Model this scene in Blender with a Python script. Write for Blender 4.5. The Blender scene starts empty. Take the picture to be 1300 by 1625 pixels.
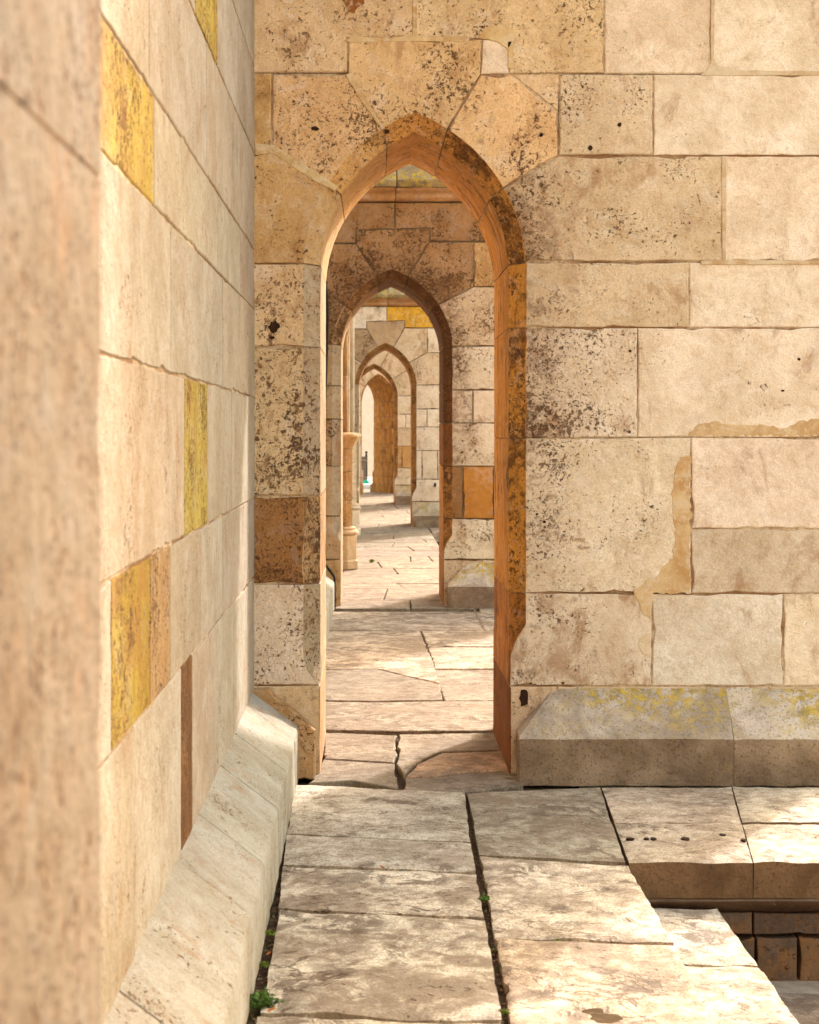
import bpy, bmesh, math, random
from mathutils import Vector, Matrix, noise as mnoise

# ------------------------------------------------------------------ camera, sky, sun, exposure
scene = bpy.context.scene
COL = scene.collection
R = math.radians
EYE = 1.6                     # eye height over the pavement
cam_d = bpy.data.cameras.new('camera'); cam = bpy.data.objects.new('camera', cam_d); COL.objects.link(cam)
cam.location = (0, 0, EYE); cam.rotation_euler = (R(90), 0, 0)
cam_d.sensor_fit = 'AUTO'; cam_d.sensor_width = 36
cam_d.lens = 2672 / 1625 * 36
cam_d.shift_x = (650 - 590) / 1625
cam_d.shift_y = -(812.5 - 685) / 1625
cam_d.clip_start = 0.05; cam_d.clip_end = 4000
cam_d.dof.use_dof = True; cam_d.dof.focus_distance = 8.6; cam_d.dof.aperture_fstop = 7.5
scene.camera = cam

SUN_AZ, SUN_EL = 31.0, 34.0   # degrees right of the view direction, above the horizon
world = bpy.data.worlds.new('World'); scene.world = world; world.use_nodes = True
wn = world.node_tree.nodes; wn.clear()
sky = wn.new('ShaderNodeTexSky'); sky.sky_type = 'NISHITA'; sky.sun_disc = False
sky.sun_elevation = R(SUN_EL); sky.sun_rotation = R(SUN_AZ)
sky.air_density = 3.0; sky.dust_density = 5.0; sky.ozone_density = 0.6
bg = wn.new('ShaderNodeBackground'); bg.inputs[1].default_value = 0.15
wo = wn.new('ShaderNodeOutputWorld')
world.node_tree.links.new(sky.outputs[0], bg.inputs[0]); world.node_tree.links.new(bg.outputs[0], wo.inputs[0])
sun_d = bpy.data.lights.new('sun', 'SUN'); sun = bpy.data.objects.new('sun', sun_d); COL.objects.link(sun)
sun_d.energy = 1.5; sun_d.angle = R(2.5); sun_d.color = (1.0, 0.90, 0.76)
sdir = Vector((math.sin(R(SUN_AZ)) * math.cos(R(SUN_EL)), math.cos(R(SUN_AZ)) * math.cos(R(SUN_EL)), math.sin(R(SUN_EL))))
sun.rotation_euler = sdir.to_track_quat('Z', 'Y').to_euler()
vs = scene.view_settings
vs.view_transform = 'Standard'; vs.look = 'None'; vs.exposure = 2.04; vs.gamma = 1.0
vs.use_curve_mapping = False
vs.use_white_balance = True; vs.white_balance_temperature = 5800; vs.white_balance_tint = 15
scene.cycles.max_bounces = 5; scene.cycles.diffuse_bounces = 4; scene.cycles.glossy_bounces = 2
scene.cycles.use_adaptive_sampling = True; scene.cycles.adaptive_threshold = 0.02

rnd = random.Random(7)

# ------------------------------------------------------------------ materials
class NT:
    def __init__(s, name):
        s.m = bpy.data.materials.new(name); s.m.use_nodes = True
        s.t = s.m.node_tree; s.t.nodes.clear()
        s.out = s.n('ShaderNodeOutputMaterial'); s.b = s.n('ShaderNodeBsdfPrincipled')
        s.l(s.b.outputs[0], s.out.inputs[0])
        s.b.inputs['Specular IOR Level'].default_value = 0.25
    def n(s, t, **k):
        x = s.t.nodes.new(t)
        for a, v in k.items(): setattr(x, a, v)
        return x
    def l(s, a, b): s.t.links.new(a, b)
    def put(s, v, sock):
        if hasattr(v, 'is_output') or hasattr(v, 'links'): s.l(v, sock)
        else: sock.default_value = v
    def noise(s, vec, scale, detail=3, rough=0.55, dist=0.0):
        x = s.n('ShaderNodeTexNoise'); s.l(vec, x.inputs['Vector'])
        x.inputs['Scale'].default_value = scale; x.inputs['Detail'].default_value = detail
        x.inputs['Roughness'].default_value = rough; x.inputs['Distortion'].default_value = dist
        return x.outputs[0]
    def voro(s, vec, scale, feature='F1'):
        x = s.n('ShaderNodeTexVoronoi', feature=feature); s.l(vec, x.inputs['Vector'])
        x.inputs['Scale'].default_value = scale
        return x.outputs['Distance']
    def step(s, v, lo, hi, a=0.0, b=1.0):
        x = s.n('ShaderNodeMapRange', interpolation_type='SMOOTHSTEP'); s.l(v, x.inputs[0])
        x.inputs[1].default_value = lo; x.inputs[2].default_value = hi
        x.inputs[3].default_value = a; x.inputs[4].default_value = b
        return x.outputs[0]
    def math(s, op, a, b=0.0, clamp=False):
        x = s.n('ShaderNodeMath', operation=op, use_clamp=clamp)
        s.put(a, x.inputs[0]); s.put(b, x.inputs[1]); return x.outputs[0]
    def mix(s, f, a, b, blend='MIX'):
        x = s.n('ShaderNodeMix', data_type='RGBA', blend_type=blend)
        s.put(f, x.inputs[0]); s.put(a, x.inputs[6]); s.put(b, x.inputs[7]); return x.outputs[2]
    def map(s, vec, scale=(1, 1, 1), rot=(0, 0, 0)):
        x = s.n('ShaderNodeMapping'); s.l(vec, x.inputs[0]); x.inputs['Scale'].default_value = scale
        x.inputs['Rotation'].default_value = rot; return x.outputs[0]
    def attr(s, name):
        x = s.n('ShaderNodeAttribute', attribute_type='OBJECT', attribute_name=name); return x
    def coords(s, shift=True):
        tc = s.n('ShaderNodeTexCoord'); oi = s.n('ShaderNodeObjectInfo')
        if not shift: return tc.outputs['Object'], oi
        m = s.math('MULTIPLY', oi.outputs['Random'], 61.0)
        c = s.n('ShaderNodeCombineXYZ'); s.l(m, c.inputs[0]); s.l(m, c.inputs[1]); s.l(m, c.inputs[2])
        a = s.n('ShaderNodeVectorMath', operation='ADD'); s.l(tc.outputs['Object'], a.inputs[0]); s.l(c.outputs[0], a.inputs[1])
        return a.outputs[0], oi
    def bump(s, h, dist=0.006, strength=1.0):
        x = s.n('ShaderNodeBump'); s.l(h, x.inputs['Height']); x.inputs['Distance'].default_value = dist
        x.inputs['Strength'].default_value = strength; s.l(x.outputs[0], s.b.inputs['Normal'])

XC, WI, CH, SP, OFF = 0.202, 0.444, 0.072, 2.352, 0.268
RI, RO, THICK = WI + OFF, WI + CH + OFF, 1.08

def stone_material(name, reveal=False, crust=True, heavy=0.0):
    g = NT(name); v, oi = g.coords()
    base = g.attr('reveal').outputs['Color'] if reveal else oi.outputs['Color']
    pit = g.attr('pit').outputs['Fac']; dirt = g.attr('dirt').outputs['Fac']
    n1 = g.noise(v, 3.0, 3, 0.6, 0.4); n2 = g.noise(v, 22, 4, 0.64, 0.3); n3 = g.noise(v, 150, 1, 0.5)
    c = g.mix(g.step(n1, 0.34, 0.64), (0.88, 0.84, 0.78, 1), (1.05, 1.05, 1.05, 1))
    c = g.mix(1.0, base, c, 'MULTIPLY')
    c = g.mix(g.step(n2, 0.28, 0.60, 0.55 if reveal else 0.34, 0.0), c, g.mix(1.0, c, (0.66, 0.50, 0.34, 1), 'MULTIPLY'))
    hs = g.n('ShaderNodeHueSaturation'); hs.inputs['Saturation'].default_value = 0.60; hs.inputs['Value'].default_value = 1.10; g.l(c, hs.inputs['Color'])
    pb = g.noise(v, 8.5, 3, 0.66, 0.9); c = g.mix(g.step(pb, 0.50, 0.68, 0, 0.55), c, hs.outputs[0])
    c = g.mix(1.0, c, g.mix(n3, (0.72, 0.69, 0.65, 1), (1.26, 1.26, 1.26, 1)), 'MULTIPLY')
    # brown weather stains, stretched down the face
    st = g.noise(g.map(v, (1, 1, 0.6)), 6.0, 5, 0.70, 0.5)
    sm = g.step(g.math('ADD', st, g.math('MULTIPLY', dirt, 0.13)), 0.565, 0.76)
    c = g.mix(g.math('MULTIPLY', sm, 0.62), c, (0.27, 0.125, 0.040, 1))
    # black crust gathered round the arch
    if crust:
        tc = g.n('ShaderNodeTexCoord'); sp = g.n('ShaderNodeSeparateXYZ'); g.l(tc.outputs['Object'], sp.inputs[0])
        dx = g.math('ABSOLUTE', g.math('SUBTRACT', sp.outputs[0], XC))
        zz = g.math('MULTIPLY', g.math('MAXIMUM', g.math('SUBTRACT', sp.outputs[2], SP), 0.0), 0.83)
        rr = g.math('SQRT', g.math('ADD', g.math('MULTIPLY', dx, dx), g.math('MULTIPLY', zz, zz)))
        near = g.math('MULTIPLY', g.step(g.math('SUBTRACT', rr, WI + CH), 0.0, 0.42, 1.0, 0.0), g.attr('crust').outputs['Fac'])
        km = g.math('MULTIPLY', g.step(g.math('ADD', n2, g.math('MULTIPLY', near, 0.24)), 0.60, 0.80), g.step(g.math('ADD', n1, g.math('MULTIPLY', near, 0.2)), 0.5, 0.68))
        c = g.mix(g.math('MULTIPLY', km, 0.58), c, (0.12, 0.062, 0.032, 1))
        c = g.mix(g.math('MULTIPLY', near, g.step(n1, 0.30, 0.62, 0.10, 0.42)), c, (0.30, 0.175, 0.09, 1))
    if reveal:
        rd = g.attr('rdirt').outputs['Fac']
        sk = g.noise(g.map(v, (4.5, 4.5, 1.0)), 2.6, 5, 0.72, 0.4)
        c = g.mix(g.math('MULTIPLY', g.step(sk, 0.46, 0.68), g.math('MULTIPLY', rd, 0.78)), c, (0.17, 0.062, 0.010, 1))
        km = g.step(g.math('ADD', g.math('ADD', g.math('MULTIPLY', n2, 0.55), g.math('MULTIPLY', n1, 0.5)), g.math('MULTIPLY', rd, 0.05 + 0.05 * heavy)), 0.575, 0.745)
        c = g.mix(g.math('MULTIPLY', km, 0.85), c, (0.060, 0.022, 0.008, 1))
    # pits: coarse holes in clusters, fine pores, with their shade painted in dark brown
    cl = g.noise(v, 4.6, 2, 0.6)
    k = g.math('ADD', g.math('MULTIPLY', g.math('SUBTRACT', pit, 1.0), 0.17), g.math('MULTIPLY', g.math('SUBTRACT', cl, 0.5), 0.45))
    if heavy: k = g.math('ADD', k, g.math('MULTIPLY', rd, 0.09))
    if crust: k = g.math('ADD', k, g.math('MULTIPLY', near, 0.085))
    q1 = g.math('ADD', g.noise(v, 46, 3, 0.66, 0.35), k)
    c = g.mix(g.step(q1, 0.49, 0.64, 0, 0.34), c, (0.34, 0.17, 0.06, 1))
    p1 = g.math('MULTIPLY', g.step(q1, 0.59, 0.66), g.step(pb, 0.34, 0.56, 0.45, 1.0))
    p2 = g.step(g.math('ADD', g.noise(v, 120, 1, 0.5, 0.3), g.math('MULTIPLY', k, 0.8)), 0.62, 0.74, 0, 0.8)
    ps = g.math('MAXIMUM', p1, p2)
    c = g.mix(g.math('MULTIPLY', ps, 0.90), c, (0.085, 0.035, 0.012, 1))
    g.l(c, g.b.inputs['Base Color']); g.b.inputs['Roughness'].default_value = 0.92
    h = g.math('SUBTRACT', g.math('MULTIPLY', n2, 0.9), g.math('MULTIPLY', ps, 1.1))
    g.bump(h, 0.012, 0.9)
    return g.m

def slab_material():
    g = NT('paving_stone'); v, oi = g.coords()
    dirt = g.attr('dirt').outputs['Fac']; pit = g.attr('pit').outputs['Fac']
    n1 = g.noise(v, 2.6, 3, 0.6, 0.6); n2 = g.noise(v, 17, 5, 0.68, 0.5); n3 = g.noise(v, 130, 1, 0.5)
    c = g.mix(g.step(n1, 0.36, 0.66), (0.80, 0.76, 0.71, 1), (1.10, 1.09, 1.07, 1)); c = g.mix(1.0, oi.outputs['Color'], c, 'MULTIPLY')
    c = g.mix(1.0, c, g.mix(g.step(n2, 0.30, 0.66), (0.72, 0.66, 0.60, 1), (1.08, 1.08, 1.08, 1)), 'MULTIPLY')
    c = g.mix(1.0, c, g.mix(g.step(n3, 0.25, 0.75), (0.66, 0.64, 0.61, 1), (1.22, 1.22, 1.22, 1)), 'MULTIPLY')
    c = g.mix(1.0, c, g.mix(g.step(n1, 0.55, 0.72), (1, 1, 1, 1), (1.14, 1.14, 1.14, 1)), 'MULTIPLY')
    # worn bedding veins: dark streaks where layers have flaked
    wv = g.map(v, (0.9, 0.8, 1), (0, 0, R(20))); w = g.noise(wv, 8.0, 5, 0.74, 0.5)
    cl = g.step(g.noise(v, 2.6, 2, 0.5), 0.44, 0.62)
    sm = g.math('MULTIPLY', g.step(g.math('ADD', w, g.math('MULTIPLY', g.math('SUBTRACT', dirt, 1.0), 0.10)), 0.45, 0.555), cl)
    blot = g.step(g.math('ADD', n1, g.math('MULTIPLY', g.math('SUBTRACT', n2, 0.5), 0.5)), 0.56, 0.38, 0, 1)
    c = g.mix(g.math('MULTIPLY', blot, g.math('MULTIPLY', dirt, 0.62)), c, (0.20, 0.145, 0.098, 1))
    c = g.mix(g.math('MULTIPLY', sm, 0.80), c, (0.115, 0.078, 0.052, 1))
    pa = g.noise(g.map(v, (0.7, 1, 1)), 40, 3, 0.66, 0.8); ps = g.step(g.math('ADD', pa, g.math('ADD', g.math('MULTIPLY', g.math('SUBTRACT', pit, 1.0), 0.10), g.math('MULTIPLY', g.math('SUBTRACT', n1, 0.5), -0.35))), 0.575, 0.67)
    c = g.mix(g.math('MULTIPLY', ps, 0.8), c, (0.09, 0.05, 0.025, 1))
    ln = g.math('MULTIPLY', g.step(g.math('ABSOLUTE', g.math('SUBTRACT', g.noise(g.map(v, (0.75, 1.1, 1)), 5.5, 4, 0.62, 0.8), 0.5)), 0.005, 0.028, 1, 0), g.step(g.noise(v, 3.3, 2, 0.5), 0.52, 0.62))
    c = g.mix(g.math('MULTIPLY', ln, g.math('MULTIPLY', dirt, 0.70)), c, (0.085, 0.050, 0.028, 1)); sm = g.math('MAXIMUM', sm, ln)
    g.l(c, g.b.inputs['Base Color']); g.l(g.step(n2, 0.3, 0.7, 0.92, 0.62), g.b.inputs['Roughness'])
    h = g.math('ADD', g.math('MULTIPLY', n2, 0.8), g.math('MULTIPLY', n3, 0.2))
    h = g.math('SUBTRACT', h, g.math('MULTIPLY', sm, 0.55)); h = g.math('SUBTRACT', h, g.math('MULTIPLY', ps, 0.6))
    g.bump(h, 0.007, 0.8)
    return g.m

def lichen_material(name='lichened_plinth_stone', mul=(1, 1, 1)):
    g = NT(name); v, oi = g.coords()
    n1 = g.noise(v, 4, 5, 0.6, 0.4); n2 = g.noise(v, 85, 3, 0.75); n3 = g.noise(v, 24, 4, 0.7)
    c = g.mix(1.0, oi.outputs['Color'], g.mix(g.step(n1, 0.35, 0.66), tuple(a * b for a, b in zip((0.62, 0.56, 0.52), mul)) + (1,), tuple(a * b for a, b in zip((1.15, 1.12, 1.1), mul)) + (1,)), 'MULTIPLY')
    c = g.mix(g.step(n2, 0.52, 0.68, 0, 0.75), c, (0.115, 0.085, 0.060, 1))
    c = g.mix(g.step(n2, 0.36, 0.26, 0, 0.55), c, (0.52, 0.45, 0.36, 1))
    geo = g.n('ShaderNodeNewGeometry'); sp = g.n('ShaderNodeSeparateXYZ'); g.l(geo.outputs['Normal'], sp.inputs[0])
    tco = g.n('ShaderNodeTexCoord'); so = g.n('ShaderNodeSeparateXYZ'); g.l(tco.outputs['Object'], so.inputs[0]); zo = so.outputs[2]
    up = g.step(sp.outputs[2], -0.1, 0.6, 0.30, 1.0)
    lm = g.noise(v, 26, 4, 0.78, 0.2); lc = g.step(g.noise(v, 3.0, 2, 0.6), 0.28, 0.66)
    c = g.mix(g.step(sp.outputs[2], 0.45, 0.05), c, g.mix(1.0, c, (0.58, 0.49, 0.41, 1), 'MULTIPLY'))  # upright faces darker than slopes: shade put into the stone colour
    m = g.math('MULTIPLY', g.math('MULTIPLY', g.step(g.math('ADD', lm, g.math('MULTIPLY', n2, 0.12)), 0.515, 0.585), lc), g.math('MULTIPLY', g.math('MULTIPLY', up, g.step(zo, 0.14, 0.37, 0.25, 1.15)), g.attr('lichen').outputs['Fac']), True)
    c = g.mix(g.math('MULTIPLY', m, 0.92), c, g.mix(g.step(n3, 0.35, 0.65), (0.30, 0.215, 0.045, 1), (0.56, 0.39, 0.035, 1)))
    m2 = g.math('MULTIPLY', g.step(g.noise(v, 7, 6, 0.7), 0.56, 0.70), g.attr('lichen').outputs['Fac'], True)
    c = g.mix(g.math('MULTIPLY', m2, 0.4), c, (0.17, 0.13, 0.06, 1))
    g.l(c, g.b.inputs['Base Color']); g.b.inputs['Roughness'].default_value = 0.95
    g.bump(g.math('ADD', g.math('ADD', g.math('MULTIPLY', n2, 0.45), g.math('MULTIPLY', n3, 0.6)), g.math('MULTIPLY', m, 0.2)), 0.010, 0.9)
    return g.m

def mortar_material(name='lime_mortar', k=1.0):
    g = NT(name); v, oi = g.coords(False)
    n1 = g.noise(v, 1.6, 4, 0.6); n2 = g.noise(v, 40, 4, 0.65)
    c = g.mix(g.step(n1, 0.40, 0.62), (0.24 * k, 0.13 * k, 0.06 * k, 1), (0.60 * k, 0.48 * k, 0.33 * k, 1))
    c = g.mix(g.step(n2, 0.35, 0.60, 0.55, 0.0), c, (0.15, 0.08, 0.035, 1))
    g.l(c, g.b.inputs['Base Color']); g.b.inputs['Roughness'].default_value = 0.97
    g.bump(n2, 0.006, 0.8); return g.m

def patch_material():
    g = NT('ochre_repair_mortar'); v, oi = g.coords()
    n1 = g.noise(v, 7, 5, 0.62, 0.5); n2 = g.noise(v, 120, 3, 0.6)
    c = g.mix(g.step(n1, 0.32, 0.68), (0.80, 0.66, 0.50, 1), (1.1, 1.14, 1.2, 1)); c = g.mix(1.0, oi.outputs['Color'], c, 'MULTIPLY')
    c = g.mix(g.step(g.noise(v, 22, 4, 0.7), 0.50, 0.62, 0, 0.65), c, (0.60, 0.50, 0.37, 1))
    c = g.mix(g.step(n2, 0.5, 0.75, 0, 0.35), c, (0.22, 0.13, 0.05, 1))
    g.l(c, g.b.inputs['Base Color']); g.b.inputs['Roughness'].default_value = 0.95
    g.bump(g.math('ADD', n1, g.math('MULTIPLY', n2, 0.3)), 0.006, 0.8); return g.m

def plain(name, col, rough=0.8, metal=0.0, nscale=20, var=0.3, spec=0.25, bump=0.004):
    g = NT(name); v, oi = g.coords()
    n = g.noise(v, nscale, 5, 0.65, 0.3)
    d = tuple(c * (1 - var) for c in col) + (1,); l_ = tuple(min(1, c * (1 + var)) for c in col) + (1,)
    g.l(g.mix(g.step(n, 0.3, 0.7), d, l_), g.b.inputs['Base Color'])
    g.b.inputs['Roughness'].default_value = rough; g.b.inputs['Metallic'].default_value = metal
    g.b.inputs['Specular IOR Level'].default_value = spec
    g.bump(n, bump, 0.7); return g.m

def soil_material():
    g = NT('joint_soil'); v, oi = g.coords()
    n = g.noise(v, 30, 6, 0.7, 0.5); n2 = g.noise(v, 5, 4, 0.6)
    c = g.mix(g.step(n, 0.3, 0.7), (0.030, 0.017, 0.008, 1), (0.11, 0.065, 0.032, 1))
    c = g.mix(g.step(n2, 0.54, 0.66, 0, 0.75), c, (0.085, 0.085, 0.014, 1))
    g.l(c, g.b.inputs['Base Color']); g.b.inputs['Roughness'].default_value = 1
    g.bump(n, 0.02, 1.0); return g.m

def ground_material():
    g = NT('plaza_paving'); v, oi = g.coords(False)
    br = g.n('ShaderNodeTexBrick'); g.l(v, br.inputs['Vector']); br.inputs['Scale'].default_value = 1.0
    br.inputs['Color1'].default_value = (0.40, 0.33, 0.25, 1); br.inputs['Color2'].default_value = (0.32, 0.27, 0.21, 1); br.inputs['Mortar'].default_value = (0.12, 0.09, 0.06, 1)
    br.inputs['Brick Width'].default_value = 0.9; br.inputs['Row Height'].default_value = 0.6; br.inputs['Mortar Size'].default_value = 0.012
    n = g.noise(v, 14, 5, 0.65); c = g.mix(1.0, br.outputs[0], g.mix(g.step(n, 0.3, 0.7), (0.7, 0.66, 0.62, 1), (1.1, 1.1, 1.1, 1)), 'MULTIPLY')
    g.l(c, g.b.inputs['Base Color']); g.b.inputs['Roughness'].default_value = 0.9; g.bump(n, 0.006); return g.m

def render_wall_material():
    g = NT('pale_plaster'); v, oi = g.coords(False)
    n = g.noise(g.map(v, (1, 1, 4)), 1.8, 5, 0.6); n2 = g.noise(v, 12, 4, 0.6)
    c = g.mix(g.step(n, 0.3, 0.7), (0.32, 0.26, 0.21, 1), (0.36, 0.30, 0.25, 1)); c = g.mix(g.step(n2, 0.5, 0.7, 0, 0.3), c, (0.5, 0.4, 0.3, 1))
    g.l(c, g.b.inputs['Base Color']); g.b.inputs['Roughness'].default_value = 0.9; g.bump(n2, 0.01); return g.m

M = dict(stone=stone_material('weathered_limestone'), reveal=stone_material('weathered_limestone_reveal', True, False), chamfer=stone_material('weathered_limestone_chamfer', True, False, 1.0),
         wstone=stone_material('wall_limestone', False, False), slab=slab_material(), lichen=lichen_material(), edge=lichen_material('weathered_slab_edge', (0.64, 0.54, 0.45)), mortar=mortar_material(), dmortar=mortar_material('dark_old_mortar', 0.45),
         patch=patch_material(), soil=soil_material(), ground=ground_material(), plaster=render_wall_material(),
         iron=plain('dark_iron', (0.022, 0.020, 0.020), 0.55, 0.6), wood=plain('dark_brown_wood', (0.055, 0.035, 0.024), 0.7),
         leaf=plain('weed_leaf', (0.075, 0.135, 0.016), 0.6, nscale=60, var=0.45), moss=plain('moss', (0.13, 0.17, 0.02), 0.95, nscale=90, var=0.5),
         dead=plain('dead_leaf', (0.55, 0.20, 0.035), 0.7, nscale=60), hole=plain('painted_hole_shade', (0.030, 0.014, 0.006), 1.0),
         scratch=plain('scratch', (0.33, 0.20, 0.11), 1.0), tarp=plain('green_plastic', (0.01, 0.30, 0.16), 0.45), kerb=plain('pale_kerb_stone', (0.62, 0.60, 0.56), 0.85),
         water=plain('rain_water', (0.085, 0.05, 0.025), 0.06, spec=0.5, nscale=25, var=0.5, bump=0.002))

# ------------------------------------------------------------------ object helpers
def link(name, me, mats, parent=None, color=None, **props):
    o = bpy.data.objects.new(name, me); COL.objects.link(o)
    for m in (mats if isinstance(mats, (list, tuple)) else [mats]):
        if len(me.materials) < (len(mats) if isinstance(mats, (list, tuple)) else 1): me.materials.append(m)
    o.parent = parent
    if color: o.color = (*color, 1)
    for k, v in props.items(): o[k] = v
    return o
def thing(name, label, cat, loc=(0, 0, 0), rz=0.0, group=None):
    o = bpy.data.objects.new(name, None); COL.objects.link(o); o.empty_display_size = 0.2
    o.location = loc; o.rotation_euler = (0, 0, rz); o['label'] = label; o['category'] = cat
    if group: o['group'] = group
    return o
def tag(o, label, cat, group=None):
    o['label'] = label; o['category'] = cat
    if group: o['group'] = group
    return o
def finish(me, ang=32):
    me.validate(); me.polygons.foreach_set('use_smooth', [True] * len(me.polygons)); me.set_sharp_from_angle(angle=R(ang)); me.update()
    return me
def jit(c, a, r=rnd):
    k = 1 + r.uniform(-a, a); return tuple(max(0.0, min(0.9, x * k * (1 + r.uniform(-a, a) * 0.35))) for x in c)

# opening outline of every passage arch, local x and height
def op_pt(side, h, outer):
    r = RO if outer else RI; w = r - OFF
    if h <= SP: return (XC + side * w, h)
    th = min(1.0, h - SP) * math.acos(OFF / r); cx = XC - side * OFF
    return (cx + side * r * math.cos(th), SP + r * math.sin(th))
def op_h(x, z):
    side = 1 if x > XC else -1
    if z <= SP: return side, z
    cx = XC - side * OFF; th = math.atan2(z - SP, abs(x - cx)); return side, SP + min(1.0, max(0.0, th / math.acos(OFF / RO)))

def offset_poly(P, d):
    n = len(P); out = []
    for i in range(n):
        p0, p, p1 = P[i - 1], P[i], P[(i + 1) % n]
        e1 = Vector((p[0] - p0[0], p[1] - p0[1])); e2 = Vector((p1[0] - p[0], p1[1] - p[1]))
        if e1.length < 1e-7 or e2.length < 1e-7: out.append(p); continue
        e1.normalize(); e2.normalize(); n1 = Vector((-e1.y, e1.x)); n2 = Vector((-e2.y, e2.x)); d1, d2 = d[i - 1], d[i]
        det = n1.x * n2.y - n1.y * n2.x
        if abs(det) < 0.12:
            v = (n1 * d1 + n2 * d2) * 0.5
        else:
            v = Vector(((d1 * n2.y - d2 * n1.y) / det, (n1.x * d2 - n2.x * d1) / det))
            m = 3.5 * max(d1, d2, 1e-4)
            if v.length > m: v *= m / v.length
        out.append((p[0] + v.x, p[1] + v.y))
    return out

def stone_mesh(name, poly, depth=THICK, gap=0.006, bev=0.0035, seg=0.05, rough=0.0022, chip=0.10, stops=(0.60, 0.60), y0=0.0, seed=0, back=True):
    """A dressed stone: outline in (x, z), extruded along +y. Points are (x, z) or (x, z, 1) when they lie on the passage opening."""
    r = random.Random(seed)
    A = sum(poly[i][0] * poly[(i + 1) % len(poly)][1] - poly[(i + 1) % len(poly)][0] * poly[i][1] for i in range(len(poly)))
    if A < 0: poly = poly[::-1]
    V = []                                                   # (outer, inner, on_opening_edge_after)
    def cf(side, h):
        s = stops[0] if side < 0 else stops[1]; t = min(1, max(0, (h - s) / 0.07)); return t * t * (3 - 2 * t)
    def vert(side, h):
        o, i = op_pt(side, h, True), op_pt(side, h, False); k = cf(side, h)
        return ((i[0] + (o[0] - i[0]) * k, i[1] + (o[1] - i[1]) * k), i)
    n = len(poly)
    for k in range(n):
        p, q = poly[k], poly[(k + 1) % n]
        if len(p) > 2:
            s, h = op_h(p[0], p[1]); V.append([*vert(s, h), False])
            if len(q) > 2:
                s2, h2 = op_h(q[0], q[1]); V[-1][2] = True
                def run(s, a, b):
                    m = max(1, int(abs(b - a) / 0.07)); return [(s, a + (b - a) * j / m) for j in range(1, m + 1)]
                path = run(s, h, h2) if s == s2 else run(s, h, SP + 1) + run(s2, SP + 1, h2)
                for (ss, hh) in path[:-1]: V.append([*vert(ss, hh), True])
        else:
            V.append([(p[0], p[1]), (p[0], p[1]), False])
    d = [0.0 if v[2] else gap for v in V]
    has = any(v[2] for v in V)
    PO = offset_poly([v[0] for v in V], d); PI = offset_poly([v[1] for v in V], d) if has else PO
    fo, fi, fl = [], [], []
    m = len(V)
    for k in range(m):
        a, b = Vector(PO[k]), Vector(PO[(k + 1) % m]); ai, bi = Vector(PI[k]), Vector(PI[(k + 1) % m])
        e = b - a; L = e.length; nn = Vector((-e.y, e.x)).normalized() if L > 1e-6 else Vector((0, 0))
        c = 1 if V[k][2] else max(1, int(L / seg))
        chips = 0.0
        for j in range(c):
            t = j / c; off = nn * 0
            if V[k][2]: off = nn * (abs(r.gauss(0, 0.0016)) + (r.uniform(0.003, 0.008) if r.random() < chip * 0.6 else 0))
            elif j > 0:
                chips = r.uniform(0.004, 0.012) if r.random() < chip else chips * 0.4
                off = nn * (abs(r.gauss(0, rough)) + chips)
            else:
                off = nn * 0
            if j: t += r.uniform(-0.25, 0.25) / c
            fo.append(tuple(a.lerp(b, t) + off)); fi.append(tuple(ai.lerp(bi, t) + (off if not V[k][2] else off * 0.3))); fl.append(V[k][2])
    N = len(fo)
    b1 = [bev * r.uniform(0.7, 1.5)] * N
    fr = offset_poly(fo, b1)
    rings = [(fr, y0), (fo, y0 + bev)]
    if has: rings += [(fi, y0 + CH), (fi, depth - CH)]
    rings += [(fo, depth - bev), (fr, depth)] if back else [(fo, depth)]
    verts = [(p[0], y, p[1]) for ring, y in rings for p in ring]
    faces = [tuple(range(N))]; mi = [0]
    for q in range(len(rings) - 1):
        for k in range(N):
            k2 = (k + 1) % N
            faces.append((q * N + k2, q * N + k, (q + 1) * N + k, (q + 1) * N + k2)); mi.append((2 if (len(rings) == 6 and q in (1, 3)) else 1) if (has and fl[k]) else 0)
    faces.append(tuple(reversed([(len(rings) - 1) * N + k for k in range(N)]))); mi.append(0)
    me = bpy.data.meshes.new(name); me.from_pydata(verts, [], faces)
    me.polygons.foreach_set('material_index', mi)
    bm = bmesh.new(); bm.from_mesh(me); bmesh.ops.recalc_face_normals(bm, faces=bm.faces); bm.to_mesh(me); bm.free()
    return finish(me)

def core_mesh(name, polys, depth, rec, stops):
    """The mortar bed: every stone's outline slightly behind the stone faces, in one mesh."""
    bm = bmesh.new()
    for i, P in enumerate(polys):
        t = stone_mesh('t', P, depth - rec, gap=0.0, bev=0.0005, seg=9, rough=0, chip=0, stops=stops, y0=rec, seed=i)
        for v in t.vertices:                                    # stay behind the reveal as well
            s = v.co.x - XC
            if abs(s) < WI + CH + 0.001 and v.co.z < SP + RO + 0.001:
                c = Vector((XC, 0, min(v.co.z, SP))); dd = Vector((v.co.x, 0, v.co.z)) - c
                if dd.length > 0: dd.normalize(); v.co.x += dd.x * rec; v.co.z += dd.z * rec if v.co.z > SP else 0
        bm.from_mesh(t); bpy.data.meshes.remove(t)
    me = bpy.data.meshes.new(name); bm.to_mesh(me); bm.free(); return me

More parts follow.
